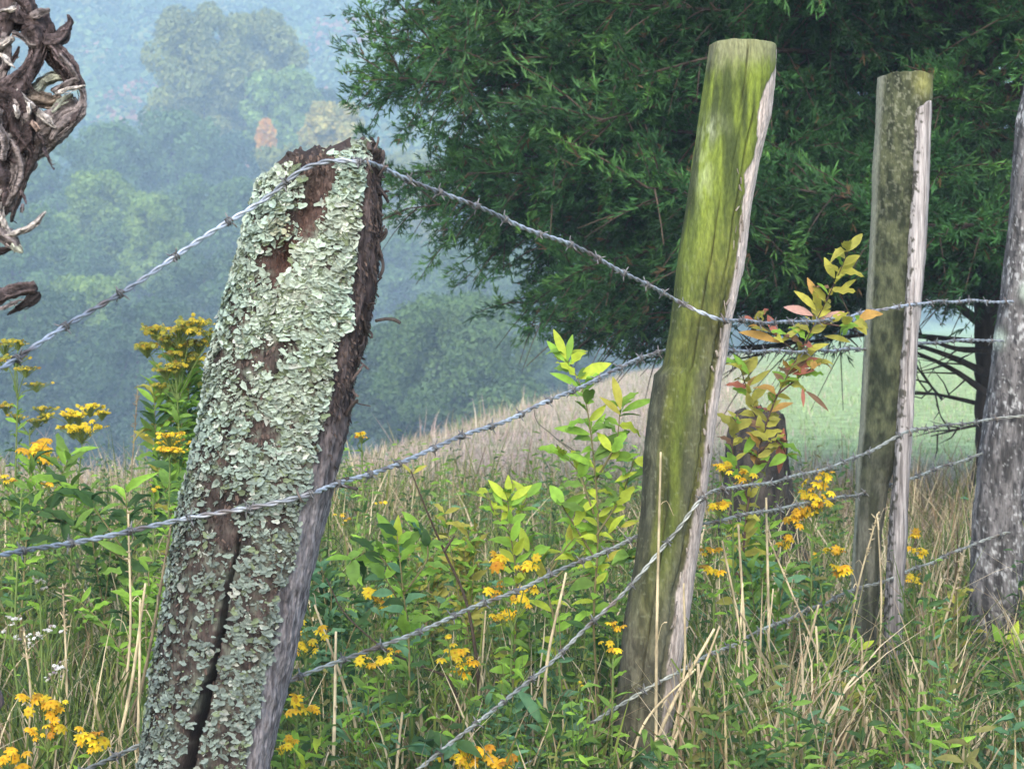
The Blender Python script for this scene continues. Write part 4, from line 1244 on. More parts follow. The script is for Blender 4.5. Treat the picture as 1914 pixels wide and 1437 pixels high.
def make_stalks():
    rng = np.random.RandomState(21)
    # (root px, root py, tip px, tip py, d, radius mm, colour factor, label)
    S = [
        (1228, 1320, 1235, 845, 5.02, 2.6, 1.0, 'long pale stalk standing across the front of the mossy post'),
        (1035, 1460, 1058, 1070, 4.9, 2.8, .95, 'straight tan stalk left of the mossy post, through the lowest wire'),
        (1205, 1450, 1335, 1175, 5.0, 3.4, .95, 'thickest dry stalk leaning across the foot of the mossy post'),
        (1225, 1460, 1345, 1170, 5.02, 2.6, 1.0, 'dry stalk leaning parallel and close behind the thickest one'),
        (1240, 1450, 1278, 1090, 5.05, 2.4, .9, 'dry stalk upright along the pale strip of the mossy post'),
        (1190, 1450, 1300, 1250, 4.95, 2.2, 1.1, 'short dry stalk low against the foot of the mossy post'),
        (1405, 1460, 1380, 980, 5.5, 3.0, 1.0, 'tall tan stalk just right of the mossy post'),
        (1392, 1460, 1350, 1010, 5.4, 2.6, .95, 'tan stalk tilted toward the strip of the mossy post'),
        (1428, 1450, 1432, 930, 5.7, 3.0, .9, 'tall stalk rising under the red leaved sapling'),
        (1345, 1450, 1338, 1205, 5.2, 2.6, 1.0, 'short thick tan stalk beside the mossy post foot'),
        (1312, 1450, 1305, 1240, 5.15, 4.0, 1.05, 'thick cut tan stalk at the bottom right of the mossy post'),
        (1568, 1450, 1525, 1170, 5.6, 3.2, 1.1, 'tan stalk bent sideways, meeting a crossing stalk near the split post'),
        (1465, 1400, 1530, 1130, 5.6, 3.0, 1.0, 'tan stalk crossing in front of the bent stalk near the split post'),
        (1520, 1180, 1430, 990, 5.7, 2.2, .9, 'upper half dead stalk leaning toward the mossy post'),
        (1440, 1300, 1445, 1100, 5.6, 2.0, 1.0, 'thin stalk between two taller ones right of mossy post'),
        (1640, 1260, 1640, 960, 6.3, 2.2, .9, 'slim stalk in front of the split post base'),
        (1607, 1180, 1640, 960, 6.2, 2.2, .95, 'slim tilted stalk crossing the split post base'),
        (1690, 1420, 1800, 1040, 6.2, 2.6, .8, 'olive stalk leaning in front of the grey post'),
        (1720, 1300, 1760, 1080, 6.4, 2.4, .9, 'short tan stalk between split plank and grey post'),
        (1365, 1460, 1388, 1090, 5.3, 2.4, 1.05, 'slightly tilted tan stalk among the cluster right of the mossy post'),
        (1640, 1380, 1610, 1190, 6.0, 2.6, .9, 'broken stalk under the split post'),
        (1480, 1460, 1452, 1330, 5.3, 5.5, 1.05, 'broad curled dry leaf stalk at the bottom right'),
        (1580, 1420, 1620, 1340, 5.4, 3.6, 1.1, 'short pale broken stalk at the bottom right'),
        (245, 860, 258, 720, 7.6, 2.2, .55, 'thin grey stalk against the dark hazy trees'),
        (222, 1240, 240, 960, 5.4, 2.4, .9, 'tall tan stalk left of the lichen post'),
        (215, 1400, 272, 1090, 5.0, 3.0, 1.0, 'tan stalk tilted beside the lichen post foot'),
        (255, 1400, 262, 1120, 5.0, 2.6, 1.0, 'straight tan stalk nearest the lichen post foot, left side'),
        (280, 1180, 320, 980, 5.0, 3.0, .45, 'brown seed stalk leaning on the left side of the lichen post'),
        (120, 1400, 118, 1100, 5.2, 2.2, .9, 'thin stalk near the small white flowers'),
        (40, 1400, 45, 1180, 5.2, 2.2, .9, 'thin stalk at the far left beneath the white flowers'),
        (620, 1460, 628, 1180, 4.7, 2.8, 1.0, 'tan stalk just right of the lichen post foot'),
        (660, 1460, 588, 1130, 4.8, 2.4, .95, 'tilted tan stalk behind the right foot of the lichen post'),
        (742, 1460, 752, 1330, 4.7, 2.6, .95, 'short tan stalk under the fourth wire at the bottom'),
        (900, 1200, 908, 1140, 5.2, 2.0, .9, 'short stalk behind the bright yellow six headed flower'),
    ]
    for i, (x0, y0, x1, y1, d, r, f, lab) in enumerate(S):
        a, b = at(x0, y0, d), at(x1, y1, d + rng.normal(0, .03))
        dirn = (a - b) / abs(a[2] - b[2])
        base = a + dirn * max(a[2] + .02, 0) if i not in (13,) else a + dirn * max(a[2] + .02, 0)
        root = empty('dry_stalk', (base[0], base[1], 0), lab, 'dry stalk', 'dry stalks in the weeds')
        mid = (base + b) / 2 + rng.normal(0, .018, 3)
        P = resample(np.array([base, mid, b]), .015)
        mb = MB()
        R = np.linspace(r, r * .55, len(P)) * .0017 * (1 + .18 * (np.arange(len(P)) % 7 == 0))
        V, F = tube(P, R, 7)
        n = fbm(V * np.array([60, 60, 18]), 3, i)
        c = TAN * f
        mb.add(V, F, lerp3(c * .6, c * 1.15, sstep(-.5, .4, n)))
        # sheaths and side blades
        for k in range(rng.randint(2, 6)):
            j = rng.randint(2, len(P) - 1)
            az = rng.uniform(0, TAU); l = rng.uniform(.03, .10)
            q = P[j] + np.array([math.cos(az) * .4, math.sin(az) * .4, rng.uniform(-.2, .9)]) * l
            Vt, Ft = tube(resample(np.array([P[j], (P[j] + q) / 2 + [0, 0, l * .15], q - [0, 0, l * .2]]), .012), np.linspace(.0022, .0006, 1), 4, flat=.35)
            mb.add(Vt, Ft, c * rng.uniform(.6, 1.2))
        if i in (13, 16, 23, 24, 27, 17, 28, 29):
            for k in range(26):
                q = b - dirn * -1 * rng.uniform(-.02, .09) * 1
                p = P[-1 - rng.randint(0, max(2, len(P) // 4))]
                q = p + rng.normal(0, 1, 3) * [.008, .008, .006] + [0, 0, .006]
                Vt, Ft = tube(np.array([p, (p + q) / 2, q]), np.array([.001, .0022, .0006]), 4)
                mb.add(Vt, Ft, c * rng.uniform(.5, .9))
        mb.build('stem', M_STEM, root, loc=root.location)


make_stalks()


def make_white_flowers():
    W = (np.array([.72, .72, .68]), np.array([.6, .58, .52]))
    flower_plant('tiny white flowers on thin stems at the left edge, upper spray', 5.3, [(15, 1152, 16), (30, 1158, 16), (25, 1168, 12), (5, 1180, 12), (36, 1192, 16)], 22, 61, n=5, cols=W, name='white_wildflower', cat='wildflower', group='white wildflowers', leaf=(.01, .02), per=.06)
    flower_plant('tiny white flowers on thin stems, middle spray of three', 5.3, [(60, 1192, 16), (75, 1190, 18), (90, 1178, 16), (98, 1170, 14), (116, 1180, 12), (58, 1204, 14)], 78, 62, n=5, cols=W, name='white_wildflower', cat='wildflower', group='white wildflowers', leaf=(.01, .02), per=.06)
    flower_plant('tiny white flowers on thin stems, lowest spray above the yellow corner heads', 5.2, [(98, 1258, 18), (110, 1246, 16), (120, 1234, 14), (116, 1264, 14), (90, 1268, 12), (122, 1248, 10)], 108, 63, n=5, cols=W, name='white_wildflower', cat='wildflower', group='white wildflowers', leaf=(.01, .02), per=.06)
    flower_plant('pale faded seed head on a stem left of the tan stalks', 5.3, [(72, 1085, 26), (78, 1098, 22)], 76, 64, n=9, cols=(np.array([.42, .40, .33]),), name='white_wildflower', cat='wildflower', group='white wildflowers', leaf=(.01, .02), per=.08, small=True)


make_white_flowers()

# ------------------------------------------------------------------ grass
def blade_base(bend, seg=4):
    V, F = [], []
    for i in range(seg + 1):
        t = i / seg
        w = .5 * (1 - t ** 1.6) + .03
        y = bend * t * t
        z = t * (1 - .25 * bend * t)
        V += [(-w, y, z), (w, y, z)]
    for i in range(seg):
        F.append((2 * i, 2 * i + 1, 2 * i + 3, 2 * i + 2))
    return np.array(V), np.array(F)


def post_gap(x, d):
    f = np.ones(len(x))
    for px, pd, wd in ((1195, 5.2, 90), (1635, 6.6, 80), (1860, 7.2, 85), (390, 4.0, 130)):
        q = np.abs(x / d - (px - CX) / FPX) * FPX
        f = np.minimum(f, 1 - .62 * sstep(wd, wd * .5, q) * sstep(pd + .25, pd, d) * sstep(pd - 2.6, pd - 1.6, d))
    return f


def grass_field(n, dmin, dmax, hmin, hmax, width, cols, w, name, label, seed, accept=None, power=1.0, margin=.36):
    rng = np.random.RandomState(seed)
    d = dmin + (dmax - dmin) * rng.rand(n) ** power
    x = (rng.rand(n) * 2 - 1) * (margin * d + .4)
    ok = edge_dist(x, d) < .6
    # keep tall grass off the posts' feet
    if accept is not None:
        ok &= rng.rand(n) < accept(x, d)
    x, d = x[ok], d[ok]
    n = len(x)
    cl = fbm(np.stack([x * 1.4, d * 1.4, x * 0], -1), 3, seed)
    h = (hmin + (hmax - hmin) * rng.rand(n) ** 1.5) * (.8 + .5 * sstep(-.4, .4, cl))
    h = h * post_gap(x, d)
    h = h * np.clip(.35 + .65 * sstep(4.0, 5.6, d), 0, 1)
    mb = MB()
    for b, bend in enumerate((.1, .3, .6, .95)):
        sel = (np.arange(n) % 4) == b
        m = int(sel.sum())
        bV, bF = blade_base(bend)
        az = rng.rand(m) * TAU
        ln = rng.normal(0, .22, (m, 2))
        ca, sa = np.cos(az), np.sin(az)
        hh = h[sel]
        wd = width * rng.uniform(.6, 1.4, m)
        X = np.stack([ca * wd, sa * wd, 0 * ca], -1)
        Yv = np.stack([-sa * hh, ca * hh, 0 * ca], -1)
        Z = np.stack([ln[:, 0] * hh, ln[:, 1] * hh, hh], -1)
        M = np.stack([X, Yv, Z], -1)
        T = np.stack([x[sel], d[sel], zt(x[sel], d[sel]) - .01], -1)
        V, F = scatter(bV, bF, M, T)
        mixv = np.clip(w[0] + .35 * sstep(.04, .16, x[sel] / d[sel]) + .15 * sstep(-.1, -.2, x[sel] / d[sel]) + .35 * cl[sel] + rng.normal(0, .25, m), 0, 1)
        c = np.where((rng.rand(m) < mixv)[:, None], np.array(cols[0])[rng.randint(0, len(cols[0]), m)], np.array(cols[1])[rng.randint(0, len(cols[1]), m)])
        c = c * rng.uniform(.7, 1.25, m)[:, None]
        mb.add(V, F, np.repeat(c[:, None], len(bV), 1).reshape(-1, 3))
    tag(mb.build(name, M_GRASS, smooth=False), label, 'grass', kind='stuff')


TANS = [TAN, (.36, .29, .16), (.28, .2, .11), (.58, .48, .31)]
GRNS = [(.13, .18, .035), (.08, .13, .028), (.2, .25, .05), (.09, .15, .04)]
grass_field(30000, 4.2, 13.0, .12, .42, .0078, (TANS, GRNS), (.36,), 'meadow_grass', 'mixed tan and green meadow grass around the fence', 3, power=1.35)
grass_field(15000, 4.4, 9.5, .05, .30, .007, (GRNS, [(.07, .11, .04), (.09, .15, .05)]), (.5,), 'low_grass', 'short dark green grass under the weeds', 4)
PINKS = [(.54, .40, .33), (.56, .45, .36), (.48, .36, .30), (.56, .48, .36)]
grass_field(100000, 10.5, 50, .04, .15, .007, (PINKS, [(.28, .30, .15), (.33, .33, .19), (.2, .25, .1)]), (.62,), 'slope_grass', 'pinkish dry grass covering the slope behind the fence', 5, power=1.5, margin=.30,
            accept=lambda x, d: 1 - .93 * sstep(.09, .13, x / d) * sstep(13.5, 17, d))


grass_field(9000, 12.5, 50, .10, .34, .010, (PINKS, [(.28, .30, .13), (.36, .33, .18), (.2, .24, .1)]), (.4,), 'weedy_grass', 'taller weedy tufts scattered over the pink slope', 8, power=1.4, margin=.30,
            accept=lambda x, d: (.25 + .75 * sstep(0, .3, fbm(np.stack([x * .8, d * .5, x * 0], -1), 2, 4))) * (1 - .9 * sstep(.09, .13, x / d) * sstep(13.5, 17, d)))
# grazed green pasture further off on the right
PAST = [(.38, .48, .22), (.44, .55, .28), (.34, .44, .2)]
grass_field(60000, 15, 75, .03, .10, .012, (PAST, [(.46, .44, .28), (.3, .40, .17), (.50, .50, .33)]), (.55,), 'pasture_grass', 'short pale green pasture grass beyond the cedar', 6, power=1.3, margin=.30,
            accept=lambda x, d: sstep(.085, .12, x / d) * sstep(14.5, 18, d))


# undergrowth leaves low between the stems
def make_undergrowth():
    rng = np.random.RandomState(31)
    n = 5200
    d = 4.5 + 8 * rng.rand(n) ** 1.5
    x = (rng.rand(n) * 2 - 1) * (.34 * d + .3)
    ok = fbm(np.stack([x * 1.8, d * 1.8, x * 0], -1), 2, 8) + rng.normal(0, .2, n) - .25 * sstep(.1, .2, x / d) - .9 * sstep(-.12, -.16, x / d) * sstep(7.5, 6, d) > -.05
    x, d = x[ok], d[ok]
    n = len(x)
    h = post_gap(x, d) * (.12 + .36 * rng.rand(n)) * (.45 + .55 * sstep(4.3, 5.6, d))
    lean = rng.normal(0, .18, (n, 2))
    bV, bF = blade_base(.0)
    one = np.ones(n)
    M = np.stack([np.stack([.004 * one, 0 * one, 0 * one], -1), np.stack([0 * one, .004 * one, 0 * one], -1), np.stack([lean[:, 0] * h, lean[:, 1] * h, h], -1)], -1)
    P0 = np.stack([x, d, 0 * x], -1)
    mb = MB()
    V, F = scatter(bV, bF, M, P0)
    mb.add(V, F, (.12, .16, .05))
    pc = np.array([G_MID, G_DRK, G_LIT, G_BLU, (.2, .2, .06)])[rng.choice(5, n, p=[.32, .3, .15, .13, .10])]
    kk = 11
    t = np.linspace(.25, 1, kk)[None] + rng.normal(0, .03, (n, kk))
    base = P0[:, None] + t[..., None] * np.stack([lean[:, 0] * h, lean[:, 1] * h, h], -1)[:, None]
    az = np.arange(kk)[None] * 2.4 + rng.rand(n, 1) * 6 + rng.normal(0, .3, (n, kk))
    dr = norm(np.stack([np.cos(az), np.sin(az), .25 + rng.normal(0, .3, (n, kk))], -1))
    L = (.018 + .06 * rng.rand(n, 1) ** 1.6) * (1.2 - .5 * t)
    cols = np.repeat(pc[:, None], kk, 1) * rng.uniform(.75, 1.25, (n, kk, 1))
    add_leaves(mb, base.reshape(-1, 3), dr.reshape(-1, 3), L.ravel(), .42, cols.reshape(-1, 3), rng, .5)
    tag(mb.build('undergrowth', M_LEAF), 'small leaves of low undergrowth between the grass stems', 'undergrowth', kind='stuff')


make_undergrowth()

# ------------------------------------------------------------------ cedar
def make_cedar():
    rng = np.random.RandomState(15)
    D = 12.0
    tx = at(1856, 700, D)[0]
    root = empty('cedar_tree', (tx, D, 0), 'big dark green cedar tree with drooping feathery branches behind the fence', 'tree')
    trunk = np.array([(tx - .02, D, -.05), (tx, D, .5), (tx - .02, D + .02, 1.2), (tx - .06, D, 2.2), (tx - .05, D, 4), (tx, D, 6), (tx, D, 7.4)])
    P = resample(trunk, .05)
    mb = MB()
    V, F = tube(P, np.interp(P[:, 2], [-.05, .3, 1.5, 4, 7.4], [.13, .092, .08, .06, .015]), 14, .25, 9, 2)
    mb.add(V, F, (.045, .034, .028))
    # spray
    r0 = np.random.RandomState(4)
    bV, Q = [], []
    for i in range(9):
        base = np.array([0, r0.uniform(0, .55), 0])
        dv = norm(np.array([r0.normal(0, .5), 1.0, r0.normal(0, .42)]))
        ln = r0.uniform(.45, .85) if i else 1.0
        sdv = norm(np.cross(dv, r0.normal(size=3))) * .06
        k0 = len(bV)
        bend = np.array([0, 0, r0.normal(0, .05)])
        bV += [base - sdv * .5, base + sdv * .5, base + dv * ln * .6 + sdv + bend, base + dv * ln * .6 - sdv + bend, base + dv * ln + bend * 2.4 + sdv * .15, base + dv * ln + bend * 2.4 - sdv * .15]
        Q += [(k0, k0 + 1, k0 + 2, k0 + 3), (k0 + 3, k0 + 2, k0 + 4, k0 + 5)]
    bV, Q = np.array(bV), np.array(Q)
    RZ = np.array([(.7, 1.7), (.9, 2.2), (1.1, 2.6), (1.34, 2.95), (1.63, 3.25), (1.92, 3.35), (2.35, 3.45), (2.8, 3.2), (4, 2.7), (6, 1.5), (7.4, .3)])
    sp_p, sp_d, sp_c = [], [], []
    limbs = MB()
    nl = 300
    for i in range(nl + 55):
        z0 = 1.15 + 6.0 * (i / nl) ** 1.35 + rng.uniform(-.1, .1)
        az = i * 2.39996 + rng.uniform(-.35, .35)
        if i >= nl:
            z0 = rng.uniform(1.15, 3.3); az = math.pi + rng.uniform(-.1, 1.0)
        zt_ = z0 + rng.uniform(-.3, .3) - (.25 if z0 < 2.2 else 0)
        if math.cos(az) > -.8:
            zt_ = max(zt_, 1.45)
        Rr = np.interp(zt_, RZ[:, 0], RZ[:, 1]) * rng.uniform(.72, 1.04)
        if math.cos(az) > .0 and z0 < 3.4 and rng.rand() < .4: continue
        hd = np.array([math.cos(az), math.sin(az), 0])
        c = np.array([np.interp(z0, P[:, 2], P[:, 0]), D, z0])
        e = np.array([tx, D, zt_]) + hd * Rr
        if z0 < 2.2 and (0.0 < math.sin(-az)) and abs(math.cos(az)) < .35 and rng.rand() < .5:
            e = c + (e - c) * .7
        mid1 = c + (e - c) * .35 + [0, 0, .12 + rng.uniform(-.05, .1)]
        mid2 = c + (e - c) * .7 + np.append(rng.normal(0, .25, 2), .05 + rng.uniform(-.14, .12))
        L = resample(np.array([c, mid1, mid2, e]), .05)
        V, F = tube(L, np.linspace(.026 if z0 < 3.2 else .02, .004, len(L)), 6, .2, 20, i)
        limbs.add(V, F, np.array([.05, .036, .028]) * rng.uniform(.7, 1.4))
        s = np.concatenate([[0], np.cumsum(np.linalg.norm(np.diff(L, axis=0), axis=1))])
        Ld = norm(np.gradient(L, axis=0))
        dense = 1.0 if z0 < 3.3 else .3
        for q in np.arange(s[-1] * .25, s[-1], .052 / dense):
            j = min(int(np.searchsorted(s, q)), len(L) - 1)
            fr = q / s[-1]
            tl = rng.uniform(.25, .72) * (1.15 - .45 * fr)
            side = np.cross(Ld[j], [0, 0, 1]); side = side / np.linalg.norm(side)
            td = norm(Ld[j] * .55 + side * rng.choice([-1, 1]) * rng.uniform(.2, 1) + np.array([0, 0, rng.uniform(-.8, .9)]))
            tw = L[j] + td * np.linspace(0, tl, 4)[:, None] + np.array([0, 0, -1]) * (np.linspace(0, 1, 4) ** 2 * .08)[:, None]
            V, F = tube(tw, np.linspace(.005, .0018, 4), 4)
            limbs.add(V, F, np.array([.07, .05, .035]) * rng.uniform(.6, 1.5))
            m = max(2, int(tl / .0105 * dense))
            f = rng.uniform(.05, 1.0, m)
            f[0] = 1
            sp_p.append(tw[0] + (tw[-1] - tw[0]) * f[:, None] + rng.normal(0, .02, (m, 3)))
            sp_d.append(norm(td + rng.normal(0, .5, (m, 3)) + np.array([0, 0, .12])))
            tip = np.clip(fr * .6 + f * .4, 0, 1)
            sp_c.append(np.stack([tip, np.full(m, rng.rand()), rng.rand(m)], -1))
        m = 22
        sp_p.append(np.repeat(e[None], m, 0) + rng.normal(0, .03, (m, 3)) - Ld[-1] * rng.uniform(0, .3, (m, 1)))
        sp_d.append(norm(Ld[-1] + rng.normal(0, .3, (m, 3))))
        sp_c.append(np.stack([np.ones(m), rng.rand(m), rng.rand(m)], -1))
    # bare lower branches
    for a, b, r in ([(1850, 655), (1780, 650), (1712, 622)], .02, 0), ([(1848, 700), (1780, 668), (1700, 640)], .024, 0), ([(1846, 735), (1780, 690), (1705, 655)], .02, 0), ([(1850, 760), (1790, 745), (1735, 735), (1690, 738)], .014, 0), ([(1760, 745), (1735, 715), (1710, 680)], .009, 0), ([(1840, 610), (1780, 560), (1720, 500)], .03, 0), ([(1850, 790), (1800, 800), (1740, 815)], .01, 0), ([(1850, 640), (1650, 625), (1500, 640), (1385, 648)], .016, 0):
        L = resample(np.array([at(x, y, D + rng.uniform(-.2, .1)) for x, y in a]), .04)
        V, F = tube(L, np.linspace(b, b * .35, len(L)), 7, .25, 20, 4)
        limbs.add(V, F, (.04, .03, .026))
        for k in range(5):
            j = rng.randint(len(L) // 3, len(L) - 1)
            e = L[j] + np.array([rng.uniform(-.3, .05), rng.normal(0, .1), rng.uniform(-.16, .16)])
            V, F = tube(np.array([L[j], (L[j] + e) / 2 + rng.normal(0, .015, 3), e]), np.array([.006, .004, .0015]), 5)
            limbs.add(V, F, (.05, .04, .033))
    p = np.concatenate(sp_p); dd = np.concatenate(sp_d); cc = np.concatenate(sp_c)
    ok = (p[:, 2] > 1.06 + .05 * rng.normal(size=len(p)) + .2 * vnoise(p * 1.9, 5)) | (p[:, 0] < at(1330, 0, D)[0])
    # the skirt of the crown rises towards its outer rim
    rr_ = np.hypot(p[:, 0] - tx, p[:, 1] - D)
    ok &= p[:, 2] > np.interp(rr_, [1.6, 2.45, 2.75, 3.05, 3.25, 3.6], [.86, .93, 1.08, 1.30, 1.52, 1.85]) + .10 * vnoise(p * 2.2, 15) - .03
    p, dd, cc = p[ok], dd[ok], cc[ok]
    n = len(p)
    size = rng.uniform(.03, .066, n) * np.where(p[:, 2] > 3.3, 2.0, 1.0)
    Mx = frame_from(dd, np.array([0, -.2, 1.0]) + rng.normal(0, .5, (n, 3)), size, size, size)
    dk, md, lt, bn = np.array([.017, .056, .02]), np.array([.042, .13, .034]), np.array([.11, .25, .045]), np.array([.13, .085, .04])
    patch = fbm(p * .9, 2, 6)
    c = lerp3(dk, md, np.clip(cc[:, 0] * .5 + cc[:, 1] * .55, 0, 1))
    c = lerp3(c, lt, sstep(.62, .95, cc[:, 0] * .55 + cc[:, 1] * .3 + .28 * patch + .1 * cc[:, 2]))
    c = lerp3(c, np.array([.05, .11, .06]), np.clip(patch * 1.2, 0, .5))
    c = np.where((cc[:, 2] > .975)[:, None], bn, c)
    c = c * (rng.uniform(.7, 1.3, n) * (1 + .45 * fbm(p * 2.2, 2, 66)))[:, None]
    V, FQ = scatter(bV, Q, Mx, p)
    fb = MB(); fb.add(V, FQ, np.repeat(c[:, None], len(bV), 1).reshape(-1, 3))
    tk = mb.build('trunk', M_TRUNK, root, loc=root.location)
    limbs.build('limbs', M_TRUNK, tk, loc=root.location)
    fb.build('foliage', M_CEDAR, root, smooth=False, loc=root.location)
    open('/tmp/cedar.txt', 'w').write(str(n)) if False else None


make_cedar()

# ------------------------------------------------------------------ trees beyond the meadow
def crown_leaves(lobes, n, size, cols, w, rng, d):
    """leaf clumps in lobed shells; lobes: (centre, radii)"""
    P, Nn = [], []
    wt = np.array([l[1][0] * l[1][2] for l in lobes])
    for (c, r), k in zip(lobes, (n * wt / wt.sum()).astype(int)):
        u = rdir(k, rng)
        rr = rng.uniform(.55, 1.0, k) ** .6
        b = 1 + .4 * fbm(u * 2.4 + c, 3, 3)
        P.append(c + u * np.array(r) * (rr * b)[:, None]); Nn.append(u)
    P = np.concatenate(P); Nn = np.concatenate(Nn)
    k = len(P)
    nd = norm(Nn + rng.normal(0, .7, (k, 3)) + [0, 0, .3])
    x = norm(np.cross(nd, rdir(k, rng))); y = np.cross(nd, x)
    s = size * rng.uniform(.55, 1.4, k)
    M = np.stack([x * s[:, None], y * (s * rng.uniform(.6, 1, k))[:, None], nd * s[:, None] * .4], -1)
    bV = np.array([(-.5, -.2, 0), (.1, -.5, .2), (.5, .15, -.1), (-.1, .5, .15)])
    bF = np.array([(0, 1, 2, 3)])
    V, F = scatter(bV, bF, M, P)
    c = np.array(cols)[rng.choice(len(cols), k, p=np.array(w) / np.sum(w))]
    c = (c * .55 + .45 * c.mean(0)) * (1 + .35 * fbm(P / (d * .012), 2, 8))[:, None] * rng.uniform(.88, 1.12, (k, 1))
    return V, F, np.repeat(c[:, None], 4, 1).reshape(-1, 3)


TG = dict(green=([(.10, .18, .06), (.13, .22, .07), (.06, .11, .04)], [2, 2, 1]),
          light=([(.24, .34, .08), (.19, .29, .075), (.12, .2, .06)], [2, 2, 1]),
          olive=([(.24, .27, .085), (.18, .22, .07), (.29, .29, .09)], [2, 2, 1]),
          mid=([(.07, .13, .055), (.10, .165, .06), (.05, .09, .045)], [2, 1, 1]),
          dark=([(.05, .095, .045), (.07, .13, .055)], [1, 1]),
          yellow=([(.58, .46, .11), (.42, .39, .11), (.30, .33, .1)], [2, 2, 1]),
          orange=([(.75, .36, .07), (.65, .44, .13), (.50, .36, .1)], [3, 2, 1]))


def tree(label, px, top, w, d, tone, seed, bottom=None, n=6500, leaf=None, name='broadleaf_tree', group='hazy trees beyond the meadow', cone=0.0):
    """px, top, w: where its crown stands in the photo (centre, top, width), d: distance in metres"""
    rng = np.random.RandomState(seed + 500)
    d = d * 1.9 if d > 60 else d * 1.6
    c = at(px, top, d)
    gz = float(zt(c[0], d))
    H = c[2] - gz
    W = w / FPX * d
    zb = max(H - max(1.35 * w, 0 if (bottom or 0) < 800 else (bottom - top)) / FPX * d, .03 * H)
    root = empty(name, (c[0], d, gz), label, 'tree', group)
    lobes = []
    m = 40
    for k in range(m):
        t = .06 + .9 * (k + rng.rand()) / m
        z = zb + (H - zb) * t
        R = W * .5 * math.sqrt(max(0.02, 1 - (abs(t - .45) / .58) ** 2.6)) * (1 - cone * t)
        lr = W * rng.uniform(.10, .17)
        a = k * 2.4 + rng.uniform(-.6, .6)
        off = max(0, R - lr * .5) * math.sqrt(rng.uniform(.3, 1.1))
        z = min(z, H - lr * .85)
        lobes.append((np.array([c[0] + math.cos(a) * off, d + math.sin(a) * off, gz + z]), (lr, lr, lr * rng.uniform(.75, 1.0))))
    lobes.append((np.array([c[0], d, gz + zb + (H - zb) * .45]), (W * .26, W * .26, (H - zb) * .36)))
    tr = MB()
    P = resample(np.array([(c[0], d, gz - .1), (c[0] + rng.normal(0, .02) * H, d, gz + H * .4), (c[0] + rng.normal(0, .02) * H, d, gz + H * .85)]), H / 14)
    V, F = tube(P, np.linspace(.02 * H, .005 * H, len(P)), 8)
    tr.add(V, F, (.09, .08, .065))
    for l, r in lobes[:9]:
        j = rng.randint(len(P) // 4, len(P) - 1)
        V, F = tube(np.array([P[j], (P[j] + l) / 2 + [0, 0, .02 * H], l]), np.array([.007, .005, .002]) * H, 5)
        tr.add(V, F, (.08, .07, .06))
    tr.build('trunk', M_TRUNK, root, loc=root.location)
    mb = MB()
    V, F, K = crown_leaves(lobes, int(n * 2.8), leaf or .0017 * d + .01, *TG[tone], rng, d)
    mb.add(V, F, K)
    mb.build('crown', M_FAR, root, smooth=False, loc=root.location)


